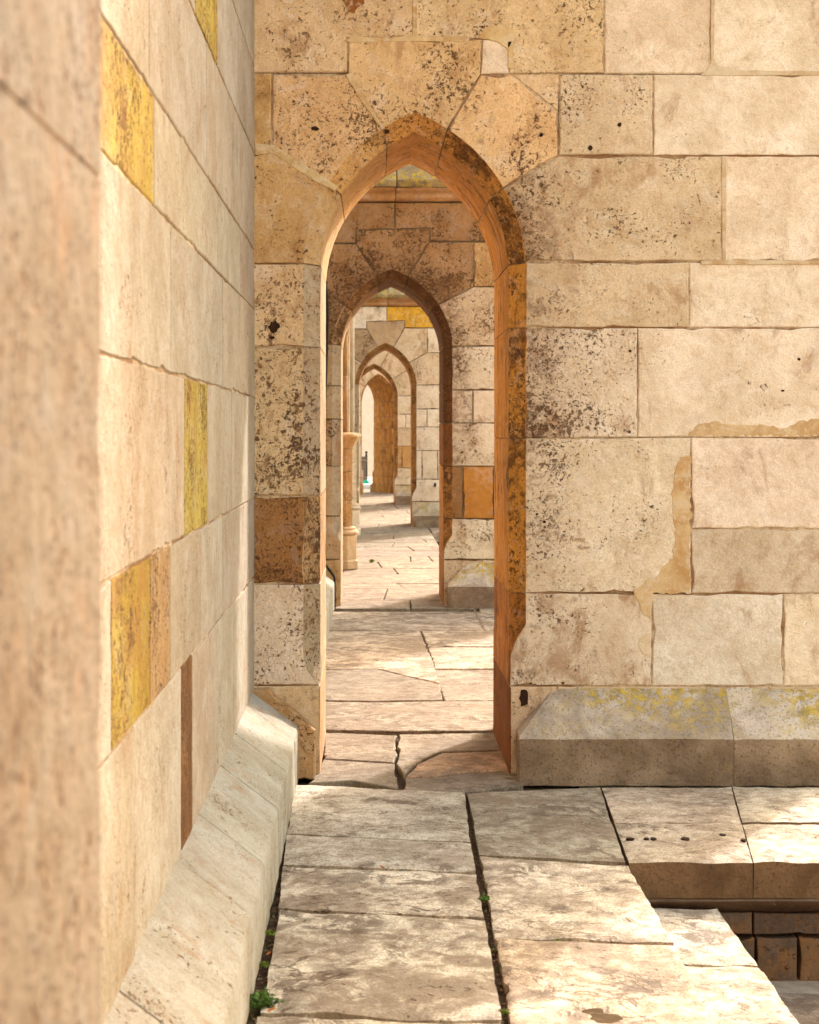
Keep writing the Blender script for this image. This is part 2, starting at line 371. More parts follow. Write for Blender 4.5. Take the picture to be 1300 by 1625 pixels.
def prism(name, prof, a, b, axis='x', bev=0.005, ends=0.0, seed=0, sub=0.12, rough=0.0015):
    """A moulded block: closed profile (p, z) run from a to b along x (profile p = y) or along y (profile p = x)."""
    r = random.Random(seed); n = len(prof)
    A = sum(prof[i][0] * prof[(i + 1) % n][1] - prof[(i + 1) % n][0] * prof[i][1] for i in range(n))
    if A < 0: prof = prof[::-1]
    inner = offset_poly(prof, [bev] * n); rnd_prof = []
    for i in range(n):                                          # round the arrises a little
        p0, p, p1 = Vector(prof[i - 1]), Vector(prof[i]), Vector(prof[(i + 1) % n])
        k = min(bev * 1.6, (p - p0).length * 0.3, (p1 - p).length * 0.3)
        rnd_prof += [p + (p0 - p).normalized() * k, p + (p1 - p).normalized() * k]
    inn = offset_poly([tuple(p) for p in rnd_prof], [bev] * len(rnd_prof))
    N = len(rnd_prof); m = max(1, int((b - a) / sub))
    st = [(inn, a)] + [(rnd_prof, a + bev + (b - a - 2 * bev) * j / m) for j in range(m + 1)] + [(inn, b)]
    vs_ = []
    for q, (ring, t) in enumerate(st):
        for p in ring:
            jx, jz = r.gauss(0, rough), r.gauss(0, rough)
            vs_.append((t, p[0] + jx, p[1] + jz) if axis == 'x' else (p[0] + jx, t, p[1] + jz))
    fs = [tuple(range(N)), tuple(reversed(range((len(st) - 1) * N, len(st) * N)))]
    for q in range(len(st) - 1):
        for k in range(N):
            k2 = (k + 1) % N; fs.append((q * N + k2, q * N + k, (q + 1) * N + k, (q + 1) * N + k2))
    me = bpy.data.meshes.new(name); me.from_pydata(vs_, [], fs)
    bm = bmesh.new(); bm.from_mesh(me); bmesh.ops.recalc_face_normals(bm, faces=bm.faces); bm.to_mesh(me); bm.free()
    return finish(me, 40)

def boxmesh(name, x0, x1, y0, y1, z0, z1, bev=0.0):
    bm = bmesh.new(); bmesh.ops.create_cube(bm, size=1)
    for v in bm.verts: v.co = Vector((x0 + (v.co.x + .5) * (x1 - x0), y0 + (v.co.y + .5) * (y1 - y0), z0 + (v.co.z + .5) * (z1 - z0)))
    if bev: bmesh.ops.bevel(bm, geom=bm.edges[:], offset=bev, segments=2, affect='EDGES', profile=0.6)
    me = bpy.data.meshes.new(name); bm.to_mesh(me); bm.free(); return finish(me)

def slab_mesh(name, c, z, thick=0.10, cell=0.035, relief=0.004, seed=0, edge=0.006, jag=0.006, dent=None):
    """A worn paving slab from four corners (x, y), anticlockwise from the near left one."""
    r = random.Random(seed); c = [Vector(p) for p in c]; so = Vector((r.uniform(0, 90), r.uniform(0, 90), r.uniform(0, 90)))
    nx = max(3, min(60, int((c[1] - c[0]).length / cell))); ny = max(3, min(60, int((c[3] - c[0]).length / cell)))
    tl = [r.uniform(-0.003, 0.003) for _ in range(4)]
    V, F = [], []; MI = []
    for j in range(ny + 1):
        for i in range(nx + 1):
            u, w = i / nx, j / ny
            p = c[0] * (1 - u) * (1 - w) + c[1] * u * (1 - w) + c[2] * u * w + c[3] * (1 - u) * w
            zz = tl[0] * (1 - u) * (1 - w) + tl[1] * u * (1 - w) + tl[2] * u * w + tl[3] * (1 - u) * w
            q = Vector((p.x, p.y, 0)) + so
            zz += relief * mnoise.noise(q * 3.2) + relief * 0.6 * mnoise.noise(q * 8) + relief * 0.25 * mnoise.noise(q * 21)
            du = min(i, nx - i); dw = min(j, ny - j)
            on = min(du, dw)
            if dent: zz -= dent[3] * (1 + 1.1 * mnoise.noise(q * 11) + .6 * mnoise.noise(q * 30)) * math.exp(-(((p.x - dent[0]) / dent[2]) ** 2 + ((p.y - dent[1]) / (dent[2] * .8)) ** 2))
            if on == 0: zz -= edge * (1 + 0.8 * mnoise.noise(q * 14))
            elif on == 1: zz -= edge * 0.18
            if on == 0:
                ctr = (c[0] + c[1] + c[2] + c[3]) / 4; dr = (ctr - p).normalized()
                k = jag * (0.35 + max(0, mnoise.noise(q * 9)) * 1.6 + max(0, mnoise.noise(q * 27)) * 0.7); p = p + dr * k
            V.append((p.x, p.y, z + zz))
    I = lambda i, j: j * (nx + 1) + i
    for j in range(ny):
        for i in range(nx): F.append((I(i, j), I(i + 1, j), I(i + 1, j + 1), I(i, j + 1)))
    bd = [I(i, 0) for i in range(nx)] + [I(nx, j) for j in range(ny)] + [I(i, ny) for i in range(nx, 0, -1)] + [I(0, j) for j in range(ny, 0, -1)]
    base = len(V)
    for k, b in enumerate(bd):
        x, y, zz = V[b]; V.append((x + r.uniform(-.002, .002), y + r.uniform(-.002, .002), z - thick))
    for k in range(len(bd)):
        k2 = (k + 1) % len(bd); F.append((bd[k2], bd[k], base + k, base + k2))
    F.append(tuple(base + k for k in reversed(range(len(bd)))))
    me = bpy.data.meshes.new(name); me.from_pydata(V, [], F); me.polygons.foreach_set('material_index', [0] * (nx * ny) + [1] * (len(F) - nx * ny)); return finish(me, 38)

def tube(name, pts, rad, seg=8):
    bm = bmesh.new(); rings = []
    P = [Vector(p) for p in pts]
    rr = rad if isinstance(rad, (list, tuple)) else [rad] * len(P)
    for i, p in enumerate(P):
        d = (P[min(i + 1, len(P) - 1)] - P[max(i - 1, 0)]).normalized()
        a = d.orthogonal().normalized(); b = d.cross(a)
        if rings:                                               # keep rings aligned
            pa = prev_a - d * prev_a.dot(d)
            if pa.length > 1e-5: a = pa.normalized(); b = d.cross(a)
        prev_a = a
        rings.append([bm.verts.new(p + (a * math.cos(t) + b * math.sin(t)) * rr[i]) for t in [2 * math.pi * k / seg for k in range(seg)]])
    for q in range(len(rings) - 1):
        for k in range(seg): bm.faces.new((rings[q][k], rings[q][(k + 1) % seg], rings[q + 1][(k + 1) % seg], rings[q + 1][k]))
    bm.faces.new(rings[0][::-1]); bm.faces.new(rings[-1])
    bmesh.ops.recalc_face_normals(bm, faces=bm.faces)
    me = bpy.data.meshes.new(name); bm.to_mesh(me); bm.free(); return finish(me, 50)

def lathe(name, prof, seg=8, rot=0.0, ang=30):
    bm = bmesh.new(); rings = [[bm.verts.new((r_ * math.cos(rot + 2 * math.pi * k / seg), r_ * math.sin(rot + 2 * math.pi * k / seg), z)) for k in range(seg)] for r_, z in prof]
    for q in range(len(rings) - 1):
        for k in range(seg): bm.faces.new((rings[q][k], rings[q][(k + 1) % seg], rings[q + 1][(k + 1) % seg], rings[q + 1][k]))
    bm.faces.new(rings[0][::-1]); bm.faces.new(rings[-1]); bmesh.ops.recalc_face_normals(bm, faces=bm.faces)
    me = bpy.data.meshes.new(name); bm.to_mesh(me); bm.free(); return finish(me, ang)

# stone colours
PALE = (0.73, 0.65, 0.55); CREAM = (0.71, 0.625, 0.515); TAN = (0.61, 0.50, 0.36); WARM = (0.56, 0.385, 0.175); AMBER = (0.67, 0.475, 0.265); PIER = (0.65, 0.50, 0.315)
OCHRE = (0.50, 0.29, 0.10); ORANGE = (0.46, 0.215, 0.045); BROWN = (0.27, 0.125, 0.04); YELLOW = (0.58, 0.39, 0.055); GREY = (0.40, 0.34, 0.265)

# ------------------------------------------------------------------ the setting: ground, pavement bed, platform
g = link('ground', boxmesh('ground', -900, 900, -900, 2500, -1.2, -0.46), M['ground']); g['kind'] = 'structure'
Y0, Y1, Y2, Y3, Y4 = 0.50, 7.88, 15.45, 28.3, 37.0           # front faces of the buttresses
XE, XO = 0.945, 2.22                                         # edge of the walk, outer end of the buttresses
pave = link('pavement', boxmesh('pavement', -0.6, XE - 0.03, -6, 47, -0.9, -0.035), M['soil']); pave['kind'] = 'structure'
plat = []
for i, (ya, yb) in enumerate(((-1.0, 3.0), (6.42, 10.4), (13.9, 18.0), (26.7, 30.8), (35.4, 47))):
    o = link('platform', boxmesh('platform', XE - 0.029, XO + 0.5, ya, yb, -0.9, -0.135), M['soil']); o['kind'] = 'structure'; plat.append(o)

# ------------------------------------------------------------------ buttress walls with their passage arches
def wallmap(s):
    return lambda p: ((p[0] - 590) / s, EYE + (685 - p[1]) / s, *p[2:])
S1 = 2672 / 7.88; S2 = 2672 / 15.45
# near pattern: outline, colour, pits, dirt, crust, reveal colour
LR, RR = (0.40, 0.32, 0.22), (0.62, 0.325, 0.062)  # right reveals: orange stain, with bounced light also put into the colour
NEAR = [
 ([(398,-30),(658,-30),(658,62),(552,62),(552,116),(398,116)], PIER, .8, .35, .5, None),
 ([(658,-30),(959,-30),(959,116),(808,117),(808,62),(658,62)], PIER, .7, .25, .5, None),
 ([(766,62),(808,62),(808,117),(763,118)], CREAM, .2, .15, .2, None),
 ([(552,62),(766,62),(763,118),(704,214,1),(612,212,1),(552,118)], AMBER, .72, .40, .45, (.60,.33,.10)),
 ([(432,117),(552,117),(612,212,1),(537,300,1),(431,234)], AMBER, .85, .30, .3, (.60,.38,.15)),
 ([(398,116),(432,116),(431,234),(398,250)], WARM, .7, .7, .5, None),
 ([(398,250),(431,234),(537,300,1),(489,419,1),(398,419)], WARM, .6, .30, .5, (.50,.36,.19)),
 ([(398,419),(487,419,1),(487,550,1),(398,550)], PIER, .8, .35, .4, LR),
 ([(398,550),(487,550,1),(487,787,1),(398,787)], PIER, .92, .35, .3, LR),
 ([(398,787),(487,787,1),(487,927,1),(398,927)], (.33,.165,.055), 1.0, .8, .6, (.50,.33,.17)),
 ([(398,927),(487,927,1),(487,1088,1),(398,1088)], CREAM, .7, .25, .3, LR),
 ([(398,1088),(487,1088,1),(487,1230,1),(398,1230)], PIER, .5, .6, .4, (.56,.36,.20)),
 ([(763,118),(811,117),(886,176),(886,247),(806,294,1),(704,214,1)], AMBER, .62, .25, .3, (.60,.31,.075)),
 ([(811,117),(888,117),(886,176)], PIER, .6, .2, .2, None),
 ([(888,117),(1037,118),(1037,247),(886,247)], TAN, .55, .25, .5, None),
 ([(1037,118),(1330,118),(1330,247),(1037,247)], PALE, .12, .12, 0, None),
 ([(1330,118),(1559,118),(1559,247),(1330,247)], PALE, .15, .15, 0, None),
 ([(959,-30),(1130,-30),(1130,117),(959,117)], CREAM, .18, .12, 0, None),
 ([(1130,-30),(1400,-30),(1400,117),(1130,117)], PALE, .12, .12, 0, None),
 ([(1400,-30),(1559,-30),(1559,117),(1400,117)], PALE, .2, .15, 0, None),
 ([(886,247),(1149,247),(1149,415),(835,417,1),(806,294,1)], TAN, .6, .28, 1.0, RR),
 ([(1149,247),(1480,247),(1480,416),(1149,415)], CREAM, .25, .25, 0, None),
 ([(1480,247),(1559,247),(1559,416),(1480,416)], PALE, .2, .2, 0, None),
 ([(835,417,1),(1094,416),(1094,520),(835,520,1)], TAN, .30, .20, .7, RR),
 ([(1094,416),(1420,416),(1420,520),(1094,520)], CREAM, .2, .2, 0, None),
 ([(1420,416),(1559,416),(1559,520),(1420,520)], PALE, .2, .2, 0, None),
 ([(835,520,1),(1012,520),(1012,694),(835,696,1)], CREAM, .75, .28, 1.0, RR),
 ([(1012,520),(1380,520),(1380,694),(1012,694)], PALE, .22, .16, 0, None),
 ([(1380,520),(1559,520),(1559,694),(1380,694)], PALE, .2, .2, 0, None),
 ([(835,696,1),(1097,694),(1097,941),(835,941,1)], CREAM, .55, .22, .7, (.60,.31,.055)),
 ([(1097,694),(1420,694),(1420,839),(1097,839)], PALE, .06, .28, 0, None),
 ([(1420,694),(1559,694),(1559,839),(1420,839)], PALE, .1, .2, 0, None),
 ([(1097,839),(1350,839),(1350,942),(1097,942)], (.56,.49,.39), .06, .6, 0, None),
 ([(1350,839),(1559,839),(1559,942),(1350,942)], PALE, .1, .2, 0, None),
 ([(835,941,1),(1035,942),(1035,1089),(835,1089,1)], CREAM, .5, .95, .4, (.50,.225,.04)),
 ([(1035,942),(1243,942),(1243,1089),(1035,1089)], (.66,.60,.52), .05, .08, 0, None),
 ([(1243,942),(1480,942),(1480,1089),(1243,1089)], CREAM, .1, .45, 0, None),
 ([(1480,942),(1559,942),(1559,1089),(1480,1089)], CREAM, .1, .3, 0, None),
 ([(835,1089,1),(885,1089),(885,1230),(835,1230,1)], TAN, .5, .6, .4, (.22,.075,.010)),
 ([(885,1089),(1220,1089),(1220,1230),(885,1230)], TAN, .5, .4, 0, None),
 ([(1220,1089),(1559,1089),(1559,1230),(1220,1230)], TAN, .5, .4, 0, None)]
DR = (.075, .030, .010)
FAR = [
 ([(486,321),(629,321),(629,364),(570,365),(570,386),(486,386)], (.33,.205,.105), .8, .6, .6, None),
 ([(629,321),(860,321),(860,383),(681,383),(681,362),(629,364)], (.32,.19,.095), .7, .8, .6, None),
 ([(860,321),(1084,321),(1084,383),(860,383)], TAN, .5, .5, .2, None),
 ([(570,365),(681,362),(681,384),(653,431,1),(602,440,1),(571,387)], (.33,.20,.10), .6, .5, .6, DR),
 ([(486,386),(571,387),(602,440,1),(559,487,1),(517,463),(486,463)], (.36,.225,.12), .9, .6, .8, (.38,.20,.075)),
 ([(681,384),(747,384),(747,455),(697,482,1),(653,431,1)], (.36,.225,.12), .7, .7, 1.0, DR),
 ([(747,384),(860,383),(860,455),(747,455)], WARM, .4, .35, .5, None),
 ([(860,383),(1084,383),(1084,455),(860,455)], TAN, .4, .35, .2, None),
 ([(486,463),(517,463),(559,487,1),(530,546,1),(486,546)], (.39,.25,.135), .9, .6, .7, (.55,.37,.19)),
 ([(747,455),(900,455),(900,549),(720,549,1),(697,482,1)], TAN, .7, .35, 1.0, DR),
 ([(900,455),(1084,455),(1084,549),(900,549)], CREAM, .4, .3, .2, None),
 ([(720,549,1),(870,549),(870,619),(720,619,1)], CREAM, .65, .2, 1.0, (.075,.030,.010)),
 ([(870,549),(1084,549),(1084,619),(870,619)], CREAM, .4, .3, 0, None),
 ([(720,619,1),(746,619),(746,671),(720,671,1)], CREAM, .5, .2, 1.0, (.075,.030,.010)),
 ([(746,619),(880,619),(880,671),(746,671)], CREAM, .45, .2, .6, None),
 ([(880,619),(1084,619),(1084,671),(880,671)], CREAM, .45, .2, 0, None),
 ([(720,671,1),(850,671),(850,740),(720,740,1)], CREAM, .5, .2, 1.0, (.20,.085,.022)),
 ([(850,671),(1084,671),(1084,740),(850,740)], CREAM, .45, .2, 0, None),
 ([(720,740,1),(731,740),(731,823),(720,823,1)], (.26,.13,.04), .6, .6, .6, (.45,.24,.06)),
 ([(731,740),(777,740),(777,823),(731,823)], (.42,.19,.035), .15, .35, .1, None),
 ([(777,740),(900,740),(900,823),(777,823)], PALE, .3, .2, 0, None),
 ([(900,740),(1084,740),(1084,823),(900,823)], CREAM, .3, .2, 0, None),
 ([(720,823,1),(820,823),(820,888),(720,888,1)], CREAM, .6, .8, .3, (.44,.22,.06)),
 ([(820,823),(1084,823),(1084,888),(820,888)], CREAM, .4, .4, 0, None),
 ([(720,888,1),(760,888),(760,964),(720,964,1)], TAN, .5, .7, .4, (.38,.18,.055)),
 ([(760,888),(1084,888),(1084,964),(760,964)], TAN, .5, .4, 0, None),
 ([(486,546),(530,546,1),(530,612,1),(486,612)], (.42,.30,.18), .8, .55, .4, LR),
 ([(486,612),(530,612,1),(530,665,1),(486,665)], (.44,.32,.19), .7, .6, .4, LR),
 ([(486,665),(530,665,1),(530,740,1),(486,740)], (.45,.31,.17), .9, .8, .5, LR),
 ([(486,740),(530,740,1),(530,819,1),(486,819)], (.49,.36,.22), .5, .3, .2, LR),
 ([(486,819),(530,819,1),(530,888,1),(486,888)], (.46,.32,.18), .7, .5, .2, LR),
 ([(486,888),(530,888,1),(530,964,1),(486,964)], WARM, .6, .8, .3, LR)]

DARKJ = {0, 3, 4, 5, 6, 8, 9, 10, 12, 14, 20}
def clip(P):
    Q = [(min(p[0], XO), *p[1:]) for p in P]; return Q if max(q[0] for q in Q) - min(q[0] for q in Q) > 0.03 else None
def build_pattern(spec, scale, stops, prefix, rec):
    wm = wallmap(scale); polys = [clip([wm(p) for p in s[0]]) for s in spec]
    meshes = [P and stone_mesh('stone', P, stops=stops, y0=rnd.uniform(-0.004, 0.003), seed=900 + i + len(spec) * 7, gap=(.0045 if prefix == 'far' else .004 if i in DARKJ else .0018)) for i, P in enumerate(polys)]
    return meshes, core_mesh('mortar', [P for P in polys if P], THICK, rec, stops)
near_m, near_core = build_pattern(NEAR, S1, (0.44, 0.60), 'near', 0.0055)
far_m, far_core = build_pattern(FAR, S2, (0.62, 0.55), 'far', 0.010)

# plinth, cornice and coping blocks, shared by all buttresses
def plinth_mesh(x0, x1, hip, back=False, seed=0):
    d, h0, h1 = 0.18, 0.205, 0.405; hx = 0.19 if hip else 0.0
    r = random.Random(seed); n = max(4, int((x1 - x0) / 0.06)); V, F = [], []
    prof = [(-d, -0.02), (-d, h0 * 0.5), (-d, h0 - 0.012), (-d + 0.010, h0 + 0.004), (-d * 0.66, h0 + (h1 - h0) * 0.34), (-d * 0.33, h0 + (h1 - h0) * 0.67), (0.012, h1 + 0.006)]
    for i in range(n + 1):
        t = i / n
        for k, (y, z) in enumerate(prof):
            f = max(0, (z - h0) / (h1 - h0)); xs = x0 + hx * f
            x = xs + (x1 - xs) * t
            e = 1 if i in (0, n) else 0
            q = Vector((x * 7 + seed, y * 7, z * 7)); w = 0.004 * mnoise.noise(q) + 0.002 * mnoise.noise(q * 3)
            V.append((x + ((0.010 if hip else 0.001) if i == 0 else -0.001 if i == n else 0) * (1 if k < 4 else .4), (y + w + (0.012 if hip and i == 0 else 0.001) * e) , z + w - 0.003 * e))
    m = len(prof)
    for i in range(n):
        for k in range(m - 1): F.append((i * m + k, (i + 1) * m + k, (i + 1) * m + k + 1, i * m + k + 1))
    b = len(V)                                                  # closing faces at the ends and the back
    for i in (0, n):
        for k in range(m): x, y, z = V[i * m + k]; V.append((x + (0.010 if i else -0.010) * 0.6, max(y + 0.014, -0.16), z - 0.004))
        for k in range(m): x, y, z = V[i * m + k]; V.append((x, 0.02, z))
    for s, i in enumerate((0, n)):
        q = b + s * 2 * m
        for k in range(m - 1):
            a = (i * m + k, i * m + k + 1, q + k + 1, q + k); c = (q + k, q + k + 1, q + m + k + 1, q + m + k)
            F += [a, c] if s == 0 else [a[::-1], c[::-1]]
    me = bpy.data.meshes.new('plinth_stone'); me.from_pydata(V, [], F)
    if back:
        for v in me.vertices: v.co.y = THICK - v.co.y
        me.flip_normals()
    return finish(me, 18)
PL = [plinth_mesh(0.668, 1.6562, True, seed=3), plinth_mesh(1.6575, 2.30, False, seed=5)]
PLB = [plinth_mesh(0.668, 1.8, True, True, seed=8), plinth_mesh(1.807, 2.30, False, True, seed=9)]
stub = stone_mesh('pier_foot', [(-0.62, 0.405), (-0.475, 0.405), (-0.262, 0.215), (-0.262, -0.02), (-0.62, -0.02)], depth=0.03, y0=-0.085, gap=0.0, seed=44, bev=0.01)
stub_f = stone_mesh('pier_foot', [(-0.62, 0.42), (-0.47, 0.42), (-0.275, 0.22), (-0.275, -0.02), (-0.62, -0.02)], depth=0.03, y0=-0.07, gap=0.0, seed=45, bev=0.01)
corn_prof = [(0.0, 3.712), (-0.020, 3.712), (-0.052, 3.735), (-0.052, 3.765), (-0.030, 3.785), (-0.060, 3.80), (-0.095, 3.828), (THICK + 0.095, 3.828), (THICK + 0.060, 3.80), (THICK + .03, 3.785), (THICK + 0.052, 3.765), (THICK + 0.052, 3.735), (THICK + 0.02, 3.712), (THICK, 3.712)]
cop_prof = [(-0.100, 3.832), (-0.105, 3.90), (0.24, 4.28), (THICK - 0.24, 4.28), (THICK + 0.105, 3.90), (THICK + 0.100, 3.832)]
CX = [-0.60, 0.02, 0.31, 1.25, 2.1, 2.96]
corn_m = [prism('cornice_stone', corn_prof, a + .002, b - .002, seed=60 + i) for i, (a, b) in enumerate(zip([-.6, .232, 1.3], [.232, 1.3, 2.3]))]
cop_m = [prism('coping_stone', cop_prof, a + .003, b - .003, seed=70 + i) for i, (a, b) in enumerate(zip([-.6, -.02, .24, .9, 1.6], [-.02, .24, .9, 1.6, 2.3]))]
upper_m = boxmesh('upper_wall', -0.6, 2.18, 0.26, THICK - 0.26, 4.2, 8.5)

def buttress(label, loc, rz, meshes, spec, core, over=None, stubm=None, lich=1.0, cj=0.04, seed=1, tint=(1, 1, 1), rev=None, revgain=(1, 1, 1), rdirt=1.0):
    r = random.Random(seed); over = over or {}
    t = thing('buttress_wall', label, 'buttress wall', loc, rz, 'buttress walls pierced by passage arches')
    mm = M['dmortar'] if core is far_core else M['mortar']; link('mortar', core, [mm, mm, mm], t)
    stones = []
    for i, (me, s) in enumerate(zip(meshes, spec)):
        if me is None: continue
        c = over.get(i, tuple(a * b for a, b in zip(s[1], tint)))
        rc = s[5] or s[1]
        rc = tuple(a * b for a, b in zip(rev if (rev and s[5] and s[5] is not LR) else rc, revgain))
        o = link('stone', me, [M['stone'], M['reveal'], M['chamfer']], t, jit(c, cj, r), pit=s[2], dirt=s[3], crust=s[4], reveal=list(jit(rc, cj, r)), rdirt=(0.0 if (s[5] is None or s[5] is LR) else rdirt * {(.60,.33,.10): .55, (.60,.38,.15): .25, (.50,.36,.19): .05}.get(s[5], 1.0)))
        stones.append(o)
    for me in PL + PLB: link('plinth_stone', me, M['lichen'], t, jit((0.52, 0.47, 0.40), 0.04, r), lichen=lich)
    link('pier_foot', stubm or stub, M['stone'], t, (0.47, 0.30, 0.14), pit=.5, dirt=.9, crust=0.3, reveal=[.5, .3, .1])
    for me in corn_m: link('cornice_stone', me, M['wstone'], t, jit((0.40, 0.22, 0.095), 0.1, r), pit=.4, dirt=.6)
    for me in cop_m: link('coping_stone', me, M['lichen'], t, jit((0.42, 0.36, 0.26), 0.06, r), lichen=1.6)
    link('upper_wall', upper_m, M['wstone'], t, CREAM, pit=.4, dirt=.3)
    return t, stones
wm1 = wallmap(S1)
NEAR0 = [s for i, s in enumerate(NEAR) if i not in (7, 8, 9, 10, 11)] + [([(398,419),(487,419,1),(487,608,1),(398,608)], TAN, .8, .35, .4, LR), ([(398,608),(487,608,1),(487,1000,1),(398,1000)], TAN, .8, .35, .4, LR), ([(398,1000),(487,1000,1),(487,1230,1),(398,1230)], TAN, .8, .35, .4, LR)]
near0_m = [m for i, m in enumerate(near_m) if i not in (7, 8, 9, 10, 11)] + [stone_mesh('stone', [wm1(p) for p in q[0]], stops=(.44, .6), seed=880 + k, gap=.0022) for k, q in enumerate(NEAR0[-3:])]
near0_core = core_mesh('mortar', [c for c in (clip([wm1(p) for p in q[0]]) for q in NEAR0) if c], THICK, .0055, (.44, .6))
b0, st0 = buttress('blurred pier edge in the left foreground, nearest of the arch walls', (0, Y0, 0), 0, near0_m, NEAR0, near0_core, {}, seed=2, rev=None)
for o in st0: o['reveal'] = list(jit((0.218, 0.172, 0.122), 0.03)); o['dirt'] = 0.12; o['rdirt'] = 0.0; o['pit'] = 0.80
b1, st1 = buttress('large pale limestone arch wall in front, with lichened plinth on the right', (0, Y1, 0), 0, near_m, NEAR, near_core, seed=3)
b2, st2 = buttress('darker stained arch wall seen through the front arch, with an orange block beside its opening', (0, Y2, 0), 0, far_m, FAR, far_core, seed=4, stubm=stub_f)
b2.location.x = -0.026; b2.scale.x = 1.06
for i, o in enumerate(st2[:9]): o['dirt'] = 1.15; o['pit'] = 1.05; o['crust'] = 1.3
ov3 = {0: PALE, 1: (.60, .35, .03), 3: (.46, .34, .21), 4: (.47, .35, .22), 5: TAN, 6: CREAM, 8: TAN, 9: TAN, 19: CREAM, 18: CREAM, 26: TAN, 27: TAN, 28: TAN}
b3, st3 = buttress('arch wall with a bright yellow block above its arch, third through the passages', (0.03, Y3, 0), 0, far_m, FAR, far_core, ov3, seed=5, stubm=stub_f, rev=(.44, .24, .08))
for o in st3: o['crust'] = 0.25; o['dirt'] = o['dirt'] * 0.5
ov4 = {0: TAN, 1: TAN, 3: TAN, 4: TAN, 5: TAN, 18: OCHRE, 19: OCHRE, 16: TAN, 8: TAN}
b4, st4 = buttress('small tan arch wall with ochre blocks low on its right, far down the walk', (-0.15, Y4, 0), 0, far_m, FAR, far_core, ov4, seed=6, stubm=stub_f, rev=(.46, .27, .10))
for o in st4: o['crust'] = 0.2; o['dirt'] = o['dirt'] * 0.5
ov5 = {i: TAN for i in range(len(FAR))}
b5, st5 = buttress('farthest arch wall, turned to the left, with a deep orange jamb', (-0.004, 43.28, 0), R(30), far_m, FAR, far_core, ov5, seed=7, stubm=stub_f, rev=(.52, .29, .075))  # orange reveal colour stands in for light reflected inside the passage
for o in st5: o['crust'] = 0.3

# ochre repair patches, drill holes and scratched writing on the near wall
def blob_poly(pts, r, n=6, amp=0.006):
    out = []
    for i in range(len(pts)):
        a, b = Vector(pts[i]), Vector(pts[(i + 1) % len(pts)]); k = max(1, int((b - a).length / 0.016)); e = b - a; nn = Vector((-e.y, e.x)).normalized()
        for j in range(k): out.append(tuple(a.lerp(b, j / k) + nn * r.uniform(-amp, amp) * (1 if j else .3)))
    return out
w1 = wallmap(S1)
def patch(px, col, proud=0.0052, seed=0, amp=0.008):
    P = blob_poly([w1(p) for p in px], random.Random(seed), amp=amp)
    me = stone_mesh('mortar_patch', P, depth=0.03, y0=-proud, gap=0.0, bev=0.0015, rough=0, chip=0, seg=9, seed=seed, back=False)
    link('mortar_patch', me, M['patch'], b1, col)
patch([(1096,722),(1096,941),(1036,941),(1033,985),(1020,972),(1004,935),(1040,915),(1068,885),(1072,840),(1066,790),(1070,750),(1080,724)], (.56,.41,.22), seed=1)
patch([(1092,692),(1103,676),(1135,668),(1170,676),(1205,672),(1238,680),(1270,668),(1320,664),(1420,670),(1420,692)], (.55,.41,.23), seed=2)
patch([(758,60),(770,44),(795,38),(815,46),(816,62),(806,78),(790,66)], (.56,.42,.22), seed=3, amp=0.003)
patch([(806,66),(814,66),(815,110),(806,108)], (.52,.37,.18), seed=4, amp=0.002)
patch([(536,-8),(548,6),(553,18),(560,21),(568,12),(579,6),(574,-12)], (.25,.10,.025), seed=5, amp=0.003, proud=0.007)
patch([(405,228),(434,230),(462,248),(500,272),(536,296),(531,303),(494,284),(455,258),(430,243),(405,246)], (.55,.42,.22), seed=6, amp=0.002)
patch([(546,64),(560,58),(620,60),(655,56),(655,-20),(661,-20),(662,56),(745,60),(745,66),(640,66),(556,68)], (.54,.40,.21), seed=7, amp=0.0012)
patch([(548,118),(556,117),(584,160),(611,204),(606,206),(570,156)], (.55,.41,.22), seed=8, amp=0.002)
patch([(1145,248),(1153,248),(1152,412),(1300,414),(1420,414),(1420,419),(1112,420),(1112,414),(1146,412)], (.55,.45,.30), seed=9, amp=0.0012)
patch([(1128,-20),(1134,-20),(1133,92),(1142,108),(1180,112),(1300,113),(1400,113),(1400,120),(1110,120),(1122,112),(1128,100)], (.55,.46,.32), seed=10, amp=0.0015)
patch([(1014,1013),(1024,1006),(1033,1008),(1033,1044),(1020,1038),(1013,1026)], (.66,.55,.40), seed=12, amp=0.002)
def hole(u, v, rpx, seed=0, sq=1.0):
    r = random.Random(seed); x, z = w1((u, v)); n = 14
    pts = [(x + rpx / S1 * math.cos(2 * math.pi * k / n) * r.uniform(.7, 1.15), z + rpx / S1 * sq * math.sin(2 * math.pi * k / n) * r.uniform(.7, 1.15)) for k in range(n)]
    me = stone_mesh('drill_hole', pts, depth=0.02, y0=-0.0062, gap=0.0, bev=0.0015, rough=0, chip=0, seg=9, seed=seed, back=False)
    link('drill_hole', me, M['hole'], b1)  # dark disc on the stone face, the shade inside a hole as colour
for k, (u, v, r_, q) in enumerate(((435, 519, 9, 1.1), (432, 536, 5, .5), (500, 204, 6, .6), (614, 208, 4, .8), (937, 235, 4, 1), (983, 198, 3.5, 1), (1268, 570, 2.5, 1), (1242, 620, 3, .6), (859, 214, 3.5, 1),
                                   (852, 816, 2, 1), (864, 828, 3, .7), (1000, 557, 3, .7), (832, 1108, 8, 1.9))): hole(u, v, r_, 20 + k, q)
